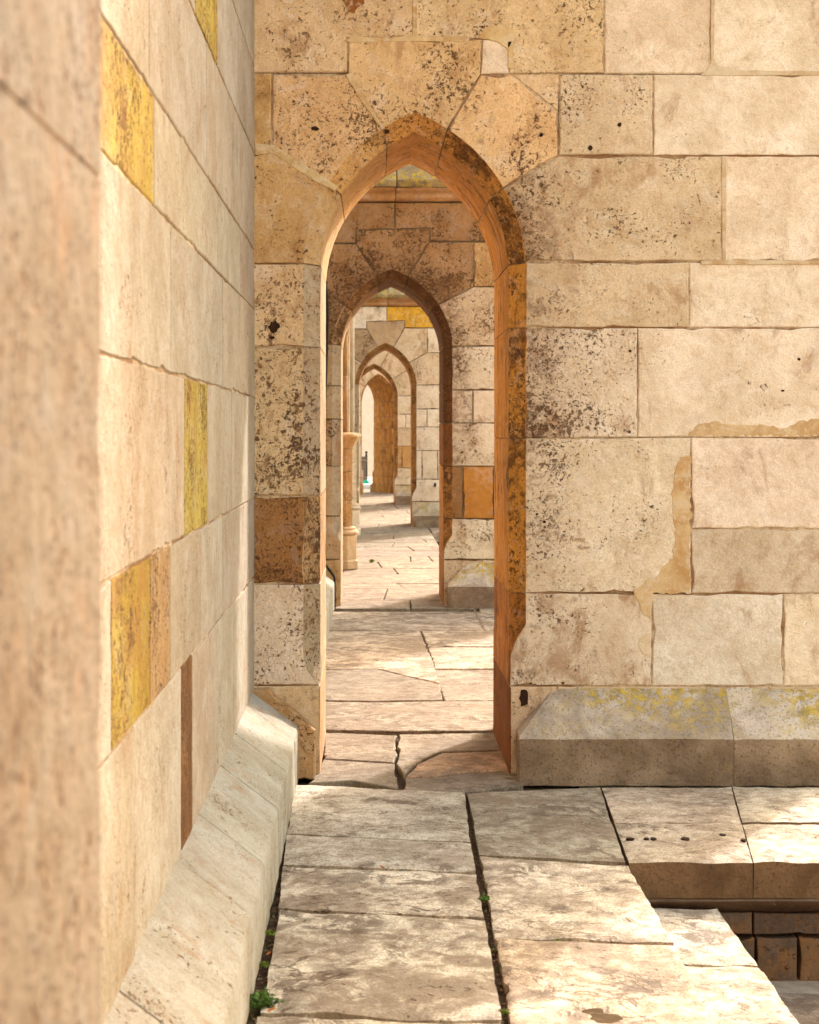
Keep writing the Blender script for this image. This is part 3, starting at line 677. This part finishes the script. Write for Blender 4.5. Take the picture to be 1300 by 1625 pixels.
def writing(txt, u, v, hpx, tilt=0.0, w=1.0):
    cu = bpy.data.curves.new('t', 'FONT'); cu.body = txt; cu.size = hpx / S1 * 1.35; cu.offset = -0.0004; cu.extrude = 0.0008; cu.shear = 0.25; cu.resolution_u = 3
    o = bpy.data.objects.new('t', cu); COL.objects.link(o); bpy.context.view_layer.update()
    me = bpy.data.meshes.new_from_object(o.evaluated_get(bpy.context.evaluated_depsgraph_get())); bpy.data.objects.remove(o)
    me.materials.clear(); x, z = w1((u, v))
    s = link('scratched_writing', me, M['scratch'], b1); s.location = (x, -0.0055, z); s.rotation_euler = (R(90), R(-tilt), 0)
writing('HG Rene', 882, 858, 9, -2); writing('Flow', 917, 872, 7, 3); writing('R', 811, 223, 10, 0)

# ------------------------------------------------------------------ church wall on the left
XW = -0.549
church = thing('church_wall', 'pale ashlar side wall of the church with yellow blocks, running away on the left', 'wall', (XW, 0, 0), R(90))
link('mortar', boxmesh('mortar', -7, 44, 0.005, 0.9, -0.5, 11), M['mortar'], church)
link('upper_wall', boxmesh('upper_wall', -7, 44, 0.004, 0.6, 5.2, 11.002), M['wstone'], church, CREAM, pit=.4, dirt=.3)
def wstone(a, b, z0, z1, col, pit=.25, dirt=.3, seed=0, dz=(0, 0)):
    me = stone_mesh('stone', [(a, z0 + dz[0]), (b, z0 + dz[1]), (b, z1), (a, z1)], depth=0.25, y0=rnd.uniform(-.0012, .0008), gap=rnd.choice((.0012, .0018, .0025)), seed=seed, back=False, chip=0.07)
    link('stone', me, M['wstone'], church, jit(col, 0.05), pit=pit, dirt=dirt)
WP, WC = (.375, .33, .27), (.365, .31, .24)
rows = [(.36, .92, [(1.5, WC), (2.6, WC), (3.9, WC), (4.86, WP), (5.15, (.13, .055, .012)), (5.9, WC), (6.7, WP), (7.9, WP)]),
        (.92, 1.29, [(1.5, WC), (2.7, WC), (3.55, WP), (4.17, (.31, .225, .022)), (4.58, (.34, .225, .105)), (5.4, WC), (6.2, WP), (7.0, WP), (7.9, WP)]),
        (1.29, 1.76, [(1.5, WC), (3.1, WC), (4.94, WC), (5.62, (.38, .30, .055)), (6.6, WC), (7.9, WP)]),
        (1.76, 2.17, [(1.5, WC), (2.9, WP), (4.6, WP), (6.2, WP), (7.9, WC)]),
        (2.17, 2.45, [(1.5, WC), (3.36, WP), (4.25, (.41, .31, .06)), (5.99, WC), (7.0, WP), (7.9, WC)]),
        (2.45, 2.90, [(1.5, WC), (3.0, WP), (4.15, WP), (5.6, WP), (6.9, WC), (7.9, WC)]),
        (2.90, 3.30, [(1.5, WC), (3.8, WP), (5.24, WP), (5.99, (.38, .29, .045)), (6.9, WP), (7.9, WC)]),
        (3.30, 3.75, [(1.5, WC), (3.2, WP), (4.7, WP), (6.3, WP), (7.9, WC)]),
        (3.75, 4.25, [(1.5, WC), (3.6, WP), (5.3, WP), (7.9, WC)]), (4.25, 4.75, [(1.5, WC), (3.1, WP), (4.8, WP), (6.4, WP), (7.9, WC)]), (4.75, 5.2, [(1.5, WC), (3.6, WP), (5.3, WP), (7.9, WC)])]
sd = 300
for z0, z1, js in rows:
    for (a, _), (b, c) in zip(js[:-1], js[1:]):
        sd += 1; warm = c not in (WP, WC)
        wstone(a, b, z0, z1, c, pit=1.1 if warm else .45, dirt=.9 if warm else .15, seed=sd)
for ya, yb in ((8.9, 15.5), (16.4, 28.4), (29.3, 37.1)):
    for z0, z1, _ in rows[:9]:
        a = ya
        while a < yb - .05:
            b = min(yb, a + rnd.uniform(.7, 1.7)); b = yb if yb - b < .4 else b
            sd += 1; wstone(a, b, z0, z1, rnd.choice((WP, WC, CREAM, TAN)), seed=sd, pit=.4, dirt=.4); a = b
wp_prof = [(-0.209, -0.02), (-0.209, 0.232), (0.012, 0.398), (0.3, 0.398), (0.3, -0.02)]
def wall_plinth(js):
    for a, b in zip(js[:-1], js[1:]):
        global sd; sd += 1
        me = prism('plinth_stone', wp_prof, a + .003, b - .003, 'x', seed=sd, bev=0.005, rough=0.0013, sub=0.06)
        link('plinth_stone', me, M['wstone'], church, jit((.35, .33, .275), 0.04), pit=.5, dirt=.2)
wall_plinth([1.55, 2.6, 3.65, 4.76, 5.33, 6.11, 6.76, 7.45, 7.83])
for ya, yb in ((8.97, 15.38), (16.55, 28.2), (29.4, 36.9), (38.1, 43.0)):
    js = [ya]
    while js[-1] < yb - .05:
        b = js[-1] + rnd.uniform(.55, 1.1); js.append(yb if yb - b < .35 else b)
    wall_plinth(js)

# ------------------------------------------------------------------ portal columns against the church wall
def column(label, x, y, k, col, seed):
    t = thing('portal_column', label, 'column', (x, y, 0), 0, 'columns of the church portal')
    r8 = math.pi / 8; r = random.Random(seed)
    link('base', lathe('base', [(.19, 0), (.205, .012), (.205, .10), (.19, .115), (.19, .385), (.18, .40)], 8, r8), M['wstone'], t, jit(k, .05, r), pit=.4, dirt=.35)
    link('base_moulding', lathe('base_moulding', [(.165, .40), (.195, .412), (.20, .435), (.185, .455), (.16, .462), (.17, .475), (.165, .49), (.140, .50)], 16, r8, 60), M['wstone'], t, jit(k, .05, r), pit=.4, dirt=.5)
    for a, b in ((.50, .80), (.804, 1.13), (1.134, 1.41)):
        link('pedestal_stone', lathe('pedestal_stone', [(.133, a), (.138, a + .006), (.138, b - .006), (.133, b)], 8, r8), M['wstone'], t, jit(col, .08, r), pit=.8, dirt=.5)
    link('shaft_ring', lathe('shaft_ring', [(.135, 1.413), (.14, 1.43), (.165, 1.48), (.195, 1.52), (.205, 1.545), (.20, 1.565), (.17, 1.58), (.10, 1.59)], 16, r8, 60), M['wstone'], t, jit(col, .05, r), pit=.5, dirt=.4)
    for a, b in ((1.59, 2.25), (2.254, 2.72), (2.724, 3.5), (3.504, 4.4), (4.404, 5.4)):
        link('shaft', lathe('shaft', [(.068, a), (.072, a + .005), (.072, b - .005), (.068, b)], 16, r8, 50), M['wstone'], t, jit(tuple(c * .55 for c in col), .15, r), pit=.7, dirt=.8)
    s2 = link('side_shaft', lathe('side_shaft', [(.035, 1.58), (.037, 1.6), (.037, 5.4)], 10, r8, 50), M['wstone'], t, jit(k, .05, r), pit=.3, dirt=.3); s2.location = (.06, .22, 0)
column('stained octagonal column base and shaft just past the second arch wall', -0.352, 19.62, (.48, .36, .22), (.35, .205, .085), 5)
column('paler column base showing right of and behind the stained column', -0.362, 25.9, (.60, .50, .37), (.56, .46, .32), 6)

# ------------------------------------------------------------------ paving
def F(u, v): d = 2672 * EYE / (v - 685); return ((u - 590) * d / 2672, d)
SG, SB, SW = (.515, .475, .395), (.57, .515, .415), (.46, .37, .27)
def slab(px, col, z=0.0, relief=.004, dirt=.6, pit=.5, seed=0, world=False, parent=None, thick=.10, cell=.035, edge=.006, jag=.006, dent=None):
    c = px if world else [F(*p) for p in px]
    me = slab_mesh('paving_slab', c, z, thick, cell, relief, seed, edge, jag, dent)
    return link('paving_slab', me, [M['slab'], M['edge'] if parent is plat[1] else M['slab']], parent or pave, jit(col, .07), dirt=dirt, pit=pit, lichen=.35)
slab([(455,1321),(747,1334),(739,1256),(468,1243)], SG, relief=.003, dirt=.35, pit=.7, seed=1)
slab([(449,1369),(757,1382),(748,1336),(454,1323)], SG, relief=.002, dirt=.5, pit=.4, seed=2)
slab([(441,1439),(769,1453),(757,1384),(448,1371)], SB, relief=.004, dirt=1.1, pit=.7, seed=3)
slab([(413,1601),(799,1618),(771,1458),(444,1443)], SB, relief=.013, dirt=1.15, pit=.3, seed=4)
slab([(372,1850),(838,1872),(801,1624),(408,1607)], SB, relief=.006, dirt=.6, pit=.6, seed=5)
slab([(760,1353),(993,1365),(953,1248),(741,1256)], (.37,.325,.255), relief=.004, dirt=1.0, pit=.5, seed=6)
slab([(784,1485),(1072,1495),(998,1370),(761,1356)], SB, relief=.007, dirt=.75, pit=.25, seed=7, jag=.013, cell=.025)
slab([(816,1668),(1160,1676),(1074,1498),(786,1489)], (.53,.43,.31), relief=.006, dirt=.9, pit=.3, seed=8, jag=.013, cell=.016, dent=(*F(935, 1607), .10, .016))
slab([(870,1900),(1290,1912),(1162,1680),(828,1673)], SB, relief=.006, dirt=.6, pit=.4, seed=9)
for k, (xa, xb, ya, yb) in enumerate(((-.335, .36, -1.4, .4), (-.335, .36, .42, 1.6), (-.335, .365, 1.62, 3.68), (.375, .94, -1.4, .3), (.375, .94, .32, 1.7), (.38, .94, 1.72, 3.4))):
    slab([(xa, ya), (xb, ya), (xb, yb), (xa, yb)], SB, seed=30 + k, world=True, cell=.07)
# platform slabs in front of the near wall (they project over the drop on the right)
P1 = plat[1]; zt = -0.001
slab([(998,1366),(1195,1366),(1177,1304),(975,1303)], (.45,.385,.30), z=zt, relief=.003, dirt=.45, pit=.6, seed=11, parent=P1, jag=.002, thick=.139, edge=.008)
slab([(975,1302),(1177,1303),(1161,1247),(955,1247)], (.50,.44,.34), z=zt, relief=.003, dirt=.55, pit=.6, seed=12, parent=P1, jag=.002, thick=.139)
slab([(1196,1366),(1480,1366),(1420,1304),(1178,1304)], (.50,.43,.34), z=zt, relief=.003, dirt=.35, pit=.5, seed=13, parent=P1, jag=.002, thick=.139, edge=.008)
slab([(1178,1303),(1420,1303),(1370,1247),(1162,1247)], (.50,.43,.34), z=zt, relief=.003, dirt=.4, pit=.5, seed=14, parent=P1, jag=.002, thick=.139)
slab([(2.08, 6.28), (3.36, 6.28), (3.36, 7.75), (2.30, 7.75)], SB, z=zt, seed=15, parent=P1, thick=.139, world=True, cell=.07)
for k, (u, v, a, b) in enumerate(((1000,1331,.014,.006),(1026,1331,.010,.006),(1037,1331,.011,.008),(1088,1331,.016,.011),(1147,1325,.013,.007),(1180,1333,.009,.007))):
    x, y = F(u, v); r = random.Random(k); n = 10
    pts = [(x + a * math.cos(2*math.pi*i/n) * r.uniform(.8, 1.2), y + b * 2.2 * math.sin(2*math.pi*i/n) * r.uniform(.8, 1.2)) for i in range(n)]
    me = bpy.data.meshes.new('dowel_hole'); me.from_pydata([(p[0], p[1], zt + .0035) for p in pts] + [(p[0], p[1], zt - .02) for p in pts], [], [tuple(range(n))] + [(i, (i + 1) % n, n + (i + 1) % n, n + i) for i in range(n)])
    link('dowel_hole', me, M['hole'], P1)  # closed dark top, painted as the shade inside a socket

# passage floors: broken flags between the jambs, laid flat
def flag(pts, col, z=0.0, seed=0, dirt=.5, pit=.4, gap=.004, parent=None, thick=.08):
    me = stone_mesh('paving_slab', pts, depth=thick, y0=0, gap=gap, bev=.005, seg=.035, rough=.003, chip=.22, seed=seed, back=False)
    me.transform(Matrix.Rotation(R(-90), 4, 'X') @ Matrix.Identity(4)); me.transform(Matrix.Translation((0, 0, z)))
    return link('paving_slab', me, M['slab'], parent or pave, jit(col, .05), dirt=dirt, pit=pit)
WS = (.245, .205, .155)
fl = [([(488,1242),(512,1204),(628,1211),(637,1254),(600,1245),(560,1238)], WS), ([(512,1204),(513,1180),(629,1186),(632,1196),(626,1210)], WS), ([(513,1180),(512,1160),(632,1165),(628,1172),(630,1186)], WS),
      ([(632,1165),(795,1162),(800,1190),(700,1193),(660,1212),(641,1232),(628,1211),(632,1196),(629,1184)], WS), ([(641,1232),(660,1212),(700,1194),(800,1191),(822,1222),(740,1224),(690,1231)], (.42,.29,.18)),
      ([(637,1254),(641,1233),(690,1232),(740,1225),(824,1223),(832,1243),(740,1256),(690,1257)], WS)]
for k, (px, c) in enumerate(fl): flag([F(*p) for p in px], c, z=-.002 + .003 * math.sin(k * 2.3), seed=500 + k, dirt=.45 if k != 4 else 1.0, pit=.25)
# first bay behind the near wall
bay = [([(470,1157),(630,1160),(815,1159),(800,1112),(703,1112),(590,1114),(482,1112)], WS, 1.0), ([(482,1111),(590,1113),(704,1111),(700,1086),(640,1072),(600,1062),(490,1063)], WS, .7),
       ([(490,1062),(600,1061),(640,1071),(700,1084),(690,1052),(668,1001),(505,1001)], (.50,.42,.32), 1.0), ([(704,1111),(830,1111),(815,1062),(685,1062)], WS, .5), ([(689,1061),(830,1061),(818,1027),(678,1027)], (.47,.40,.31), .5), ([(677,1026),(818,1026),(810,1001),(668,1001)], (.44,.37,.29), .8),
       ([(503,1000),(670,1000),(810,1000),(800,970),(512,970)], (.44,.38,.30), 1.0)]
for k, (px, c, d_) in enumerate(bay): flag([F(*p) for p in px], c, z=-.001 + .003 * math.sin(k * 1.7), seed=520 + k, dirt=d_, pit=.6)
flag([(.80, 8.98), (.94, 8.98), (.94, 15.2), (.90, 15.2), (.88, 11.0)], WS, seed=530)
# later bays: two strips of slabs and odd cross joints
def strip(xa, xb, ya, yb, seed, lo, hi, col, parent=None, wob=.03, z=0.0, thick=.08):
    r = random.Random(seed); y = ya; wa = wb = 0
    while y < yb - .02:
        n = y + r.uniform(lo, hi); n = yb if yb - n < lo * .7 else n
        wa2, wb2 = (0, 0) if n >= yb else (r.uniform(-wob, wob), r.uniform(-wob, wob))
        flag([(xa, y + wa), (xb, y + wb), (xb, n + wb2), (xa, n + wa2)], jit(col, .12, r), z=z + r.uniform(-.004, .003), seed=seed * 31 + int(y * 10), dirt=r.uniform(.3, 1), pit=.5, parent=parent, thick=thick)
        y, wa, wb = n, wa2, wb2
def rows_of_flags(ya, yb, seed, col):
    r = random.Random(seed); y, w = ya, (0, 0)
    while y < yb - .02:
        n = y + r.uniform(.45, 1.35); n = yb if yb - n < .5 else n
        w2 = (0, 0) if n >= yb else (r.uniform(-.05, .05), r.uniform(-.05, .05))
        L = lambda x, k: (y, n)[k] + (w, w2)[k][0] + ((w, w2)[k][1] - (w, w2)[k][0]) * (x + .335) / 1.28
        xs = [-.335] + ([] if r.random() < .18 else [r.uniform(.0, .62)]) + ([r.uniform(.68, .8)] if r.random() < .3 else []) + [.945]
        sk = [0] + [r.uniform(-.05, .05) for _ in xs[1:-1]] + [0]
        for i in range(len(xs) - 1):
            (x0, x1), (s0, s1) = xs[i:i + 2], sk[i:i + 2]
            flag([(x0 - s0, L(x0, 0)), (x1 - s1, L(x1, 0)), (x1 + s1, L(x1, 1)), (x0 + s0, L(x0, 1))], jit(col, .10, r), z=r.uniform(-.004, .003), seed=seed * 37 + int(y * 20) + i, dirt=r.uniform(.5, 1.1), pit=r.uniform(.4, .9), gap=.0025)
        y, w = n, w2
rows_of_flags(15.22, 26.6, 41, WS); rows_of_flags(26.6, 46.9, 43, (.30, .25, .19))
for i, (ya, yb) in enumerate(((7.78, 10.4), (13.85, 18.05), (26.65, 30.85), (35.35, 47))):
    strip(.955, 2.1, ya, yb, 50 + i, .8, 1.5, (.48, .41, .32), parent=plat[i + 1], z=-.002, thick=.14); strip(2.1, 3.37, ya, yb, 60 + i, .8, 1.5, (.48, .41, .32), parent=plat[i + 1], z=-.002, thick=.14)

# foundation courses below the platform edge, steps beside the walk
yf = 6.285
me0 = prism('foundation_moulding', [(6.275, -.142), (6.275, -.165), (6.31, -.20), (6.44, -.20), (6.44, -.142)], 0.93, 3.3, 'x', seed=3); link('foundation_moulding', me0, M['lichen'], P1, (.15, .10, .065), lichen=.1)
def fstone(x0, x1, z0, z1, col, s):
    me = stone_mesh('foundation_stone', [(x0, z0), (x1, z0), (x1, z1), (x0, z1)], depth=.2, gap=.004, seed=s, back=False, chip=.3, rough=.004)
    o = link('foundation_stone', me, M['wstone'], P1, col, pit=.7, dirt=.9); o.location = (0, yf + .03, 0)
s = 0
for z0, z1, js in ((-.29, -.20, [.9, 1.43, 1.86, 2.5, 3.3]), (-.50, -.295, [.9, 1.15, 1.44, 1.60, 1.80, 2.2, 2.7, 3.3])):
    for a, b in zip(js[:-1], js[1:]): s += 1; fstone(a, b, z0, z1, jit((.12, .09, .065), .15), 700 + s)
steps = link('steps', boxmesh('steps', XE - .02, 1.25, 3.0, 6.27, -.9, -.25), M['soil']); steps['kind'] = 'structure'
zs = -.165
for k, (ya, yb, c, d_) in enumerate(((5.60, 6.26, (.50, .45, .37), .8), (4.55, 5.59, (.54, .46, .36), .5), (3.0, 4.54, (.52, .45, .35), .5))):
    slab([(.86, ya), (1.285, ya), (1.285, yb), (.86, yb)], c, z=zs, relief=.003, dirt=d_, pit=.6, seed=80 + k, world=True, parent=steps, thick=.12, edge=.01)
for k, (ya, yb) in enumerate(((4.0, 5.2), (5.2, 6.1))):
    slab([(1.22, ya), (2.9, ya), (2.9, yb), (1.22, yb)], (.21, .17, .13), z=-.43, dirt=.8, seed=90 + k, world=True, parent=steps, thick=.1, cell=.06)

# ------------------------------------------------------------------ far end: pale building, kerb, gate
far = thing('plaster_building', 'pale plain building wall closing the view at the far end', 'building', (-1.4, 51.5, 0), R(72))
link('wall', boxmesh('wall', -2.5, 16, 0, 8, -.46, 6), M['plaster'], far)
link('base_course', boxmesh('base_course', -2.55, 16.05, -.06, 8.05, -.46, .1), M['kerb'], far)
link('eaves', boxmesh('eaves', -2.7, 16.3, -.3, 8.3, 6.0, 6.25), M['plaster'], far)
kerb = link('kerb', prism('kerb', [(47.0, -.46), (47.0, .10), (47.03, .13), (47.35, .13), (47.35, -.46)], -3, 1.6, 'x', bev=.01), M['kerb']); tag(kerb, 'low pale kerb stone on the ground at the far end', 'kerb')
gate = thing('gate', 'dark brown gate leaf between iron posts at the far end', 'gate', (-.30, 50, 0), R(62))
for x in (-.38, .30):
    p = link('post', boxmesh('post', x - .028, x + .028, -.028, .028, -.46, .93, .006), M['iron'], gate)
    k = link('finial', lathe('finial', [(.012, .93), (.02, .945), (.036, .965), (.04, .99), (.03, 1.012), (.008, 1.025)], 12, 0, 60), M['iron'], p); k.location = (x, 0, 0)
for i in range(5): link('plank', boxmesh('plank', -.35 + i * .126, -.35 + i * .126 + .118, -.015, .015, .02, .86, .004), M['wood'], gate)
for z in (.2, .7): link('rail', boxmesh('rail', -.36, .28, -.035, -.0152, z, z + .06, .004), M['wood'], gate)
bm = bmesh.new(); bmesh.ops.create_icosphere(bm, subdivisions=3, radius=.12)
for v in bm.verts: v.co += v.normal * .03 * mnoise.noise(v.co * 14); v.co.z = max(-.02, v.co.z * .75)
me = bpy.data.meshes.new('bag'); bm.to_mesh(me); bm.free()
bag = link('plastic_bag', finish(me, 60), M['tarp']); bag.location = (-.16, 49.2, .10); tag(bag, 'small bright green plastic heap at the foot of the gate', 'bag')
bm = bmesh.new(); 
plinth_f = link('pad', boxmesh('pad', -.55, .25, 48.6, 51.0, -.46, .085, .01), M['kerb']); tag(plinth_f, 'pale stone pad under the gate', 'stone pad')

# ------------------------------------------------------------------ small things
cab = link('conductor_cable', tube('conductor_cable', [(-.47, Y2 - .02, 3.72), (-.435, Y2 - .02, 3.2), (-.415, Y2 - .02, 2.9), (-.405, Y2 - .02, 2.65), (-.412, Y2 - .02, 2.3), (-.43, Y2 - .02, 1.8), (-.44, Y2 - .02, 1.0), (-.44, Y2 - .03, .46), (-.435, Y2 - .09, .40), (-.345, Y2 - .095, .285), (-.338, Y2 - .1, .26), (-.338, Y2 - .1, .0)], .011), M['iron'])
tag(cab, 'thin dark cable running down the left pier of the second arch wall', 'cable')
hk = link('iron_hook', tube('iron_hook', [(1.06, Y3 + .03, .69), (1.06, Y3 - .09, .69), (1.06, Y3 - .13, .70), (1.06, Y3 - .14, .74)], .018), M['iron']); tag(hk, 'small iron hook sticking out of the third arch wall', 'hook')

def weed(name, label, loc, n, h, spread, mat, leaf=.012, seed=0, trail=0):
    r = random.Random(seed); t = thing(name, label, 'weed' if 'weed' in name else 'moss', loc)
    V, Fc = [], []; sv = []
    for i in range(n):
        a = r.uniform(0, 2 * math.pi); rad = spread * math.sqrt(r.random()); top = Vector((rad * math.cos(a), rad * math.sin(a) * .8, h * r.uniform(.35, 1) * (1 - .5 * rad / spread)))
        if i < trail: top = Vector((spread * (1 + i * .28), spread * r.uniform(-.3, .3), h * r.uniform(.15, .4)))
        k = r.randint(5, 9); root = Vector((top.x * .15, top.y * .15, 0)); sv.append([root, root.lerp(top, .5) + Vector((0, 0, h * .12)), top])
        for j in range(k):
            f = .25 + .75 * j / k; p = root.lerp(top, f) + Vector((r.gauss(0, leaf * .35), r.gauss(0, leaf * .35), h * .12 * math.sin(f * math.pi)))
            d = Vector((r.gauss(0, 1), r.gauss(0, 1), r.uniform(-.2, .8))).normalized(); sd_ = d.orthogonal().normalized() * leaf * .38; L = leaf * r.uniform(.6, 1.25); up = d.cross(sd_).normalized() * leaf * .15
            b = len(V); V += [p, p + d * L * .5 + sd_ + up, p + d * L, p + d * L * .5 - sd_ + up, p + d * L * .5]; Fc += [(b, b + 1, b + 4), (b + 1, b + 2, b + 4), (b + 2, b + 3, b + 4), (b + 3, b, b + 4)]
    me = bpy.data.meshes.new('leaves'); me.from_pydata([tuple(v) for v in V], [], Fc); me.update(); link('leaves', me, mat, t)
    if name == 'weed':
        bm = bmesh.new()
        for s_ in sv:
            m_ = tube('s', s_, leaf * .05, 4); bm.from_mesh(m_); bpy.data.meshes.remove(m_)
        me = bpy.data.meshes.new('stems'); bm.to_mesh(me); bm.free(); link('stems', me, mat, t)
    return t
x, y = F(414, 1592); weed('weed', 'green leafy weed at the foot of the left wall plinth', (x, y, -.02), 46, .075, .046, M['leaf'], .014, 3, trail=2)
x, y = F(768, 1424); weed('weed', 'small green tuft in the wide joint between paving slabs', (x, y, -.015), 18, .03, .022, M['leaf'], .010, 4)
x, y = F(886, 1491); weed('moss_tuft', 'tiny moss tuft in the cross joint of the right slabs', (x, y, -.012), 12, .016, .016, M['moss'], .007, 5)
x, y = F(404, 1555); 
for k, (u, v, lab) in enumerate(((430, 1480, 'moss in the joint beside the left plinth, farther tuft'), (420, 1530, 'moss in the joint beside the left plinth, nearer tuft'), (800, 1604, 'moss tuft low in the long dark joint near the bottom'), (590, 893, 'thin grass sprig on the sunlit paving by the column'))):
    x, y = F(u, v); weed('moss_tuft', lab, (x, y, -.012), 14, .022 if k < 3 else .09, .02, M['moss'], .009 if k < 3 else .02, 10 + k)
for k, (u, v, s_, lab) in enumerate(((610, 1381, .016, 'orange scrap of leaf in the joint of the middle slabs'), (426, 1610, .017, 'orange leaf scrap by the left plinth at the bottom edge'), (756, 1003, .02, 'orange leaf scrap on the paving behind the front arch'), (424, 1520, .012, 'orange leaf bit in the joint beside the plinth'))):
    x, y = F(u, v); r = random.Random(k); a = r.uniform(0, 3)
    bm = bmesh.new(); g_ = [[bm.verts.new((i * s_ * .4, math.sin((j + .5) / 5 * math.pi) * 0 + (j - 2) * s_ * .22 * (1 - abs(i - 1.5) * .25), .003 + .004 * abs(j - 2) * .5 + .002 * i)) for j in range(5)] for i in range(4)]
    for i in range(3):
        for j in range(4): bm.faces.new((g_[i][j], g_[i + 1][j], g_[i + 1][j + 1], g_[i][j + 1]))
    bmesh.ops.solidify(bm, geom=bm.faces[:], thickness=.0012); me = bpy.data.meshes.new('leaf'); bm.to_mesh(me); bm.free()
    o = link('fallen_leaf', finish(me), M['dead']); o.location = (x, y, .004 if k else .002); o.rotation_euler = (0, 0, a); tag(o, lab, 'leaf', 'fallen leaf scraps')
# rain puddle in the worn hollow of the bottom right slab
x, y = F(935, 1607); r = random.Random(5); n = 40; V = [(x, y, -.0115)]
for i in range(n):
    a = 2 * math.pi * i / n; rr = (1 + .75 * mnoise.noise(Vector((math.cos(a) * 2.2, math.sin(a) * 2.2, 3)))) ; V.append((x + .13 * rr * math.cos(a), y + .10 * rr * math.sin(a), -.0115))
me = bpy.data.meshes.new('puddle'); me.from_pydata(V, [], [(0, i + 1, (i + 1) % n + 1) for i in range(n)])
pd = link('puddle', me, M['water']); pd['kind'] = 'structure'

# grit and crumbs lying in the open joints
r = random.Random(77); bm = bmesh.new()
def crumb(x, y, z, q):
    m = bmesh.ops.create_icosphere(bm, subdivisions=1, radius=q)
    for v in m['verts']: v.co = Vector((v.co.x * r.uniform(.6, 1.3), v.co.y * r.uniform(.6, 1.3), v.co.z * r.uniform(.4, .9))) + Vector((x, y, z))
for k in range(260):
    t = r.random()
    u, v = (745 + 62 * t + r.uniform(-4, 5), 1262 + 360 * t) if k % 2 else (447 - 46 * t + r.uniform(-9, 6), 1380 + 250 * t)
    x, y = F(u, v); crumb(x, y, -.034 + r.uniform(0, .006), r.uniform(.002, .006))
me = bpy.data.meshes.new('joint_grit'); bm.to_mesh(me); bm.free()
gr = link('joint_grit', me, plain('grit', (.20, .13, .075), .95, nscale=35, var=.8)); gr['kind'] = 'stuff'; gr['label'] = 'brown grit and crumbs lying in the open paving joints'
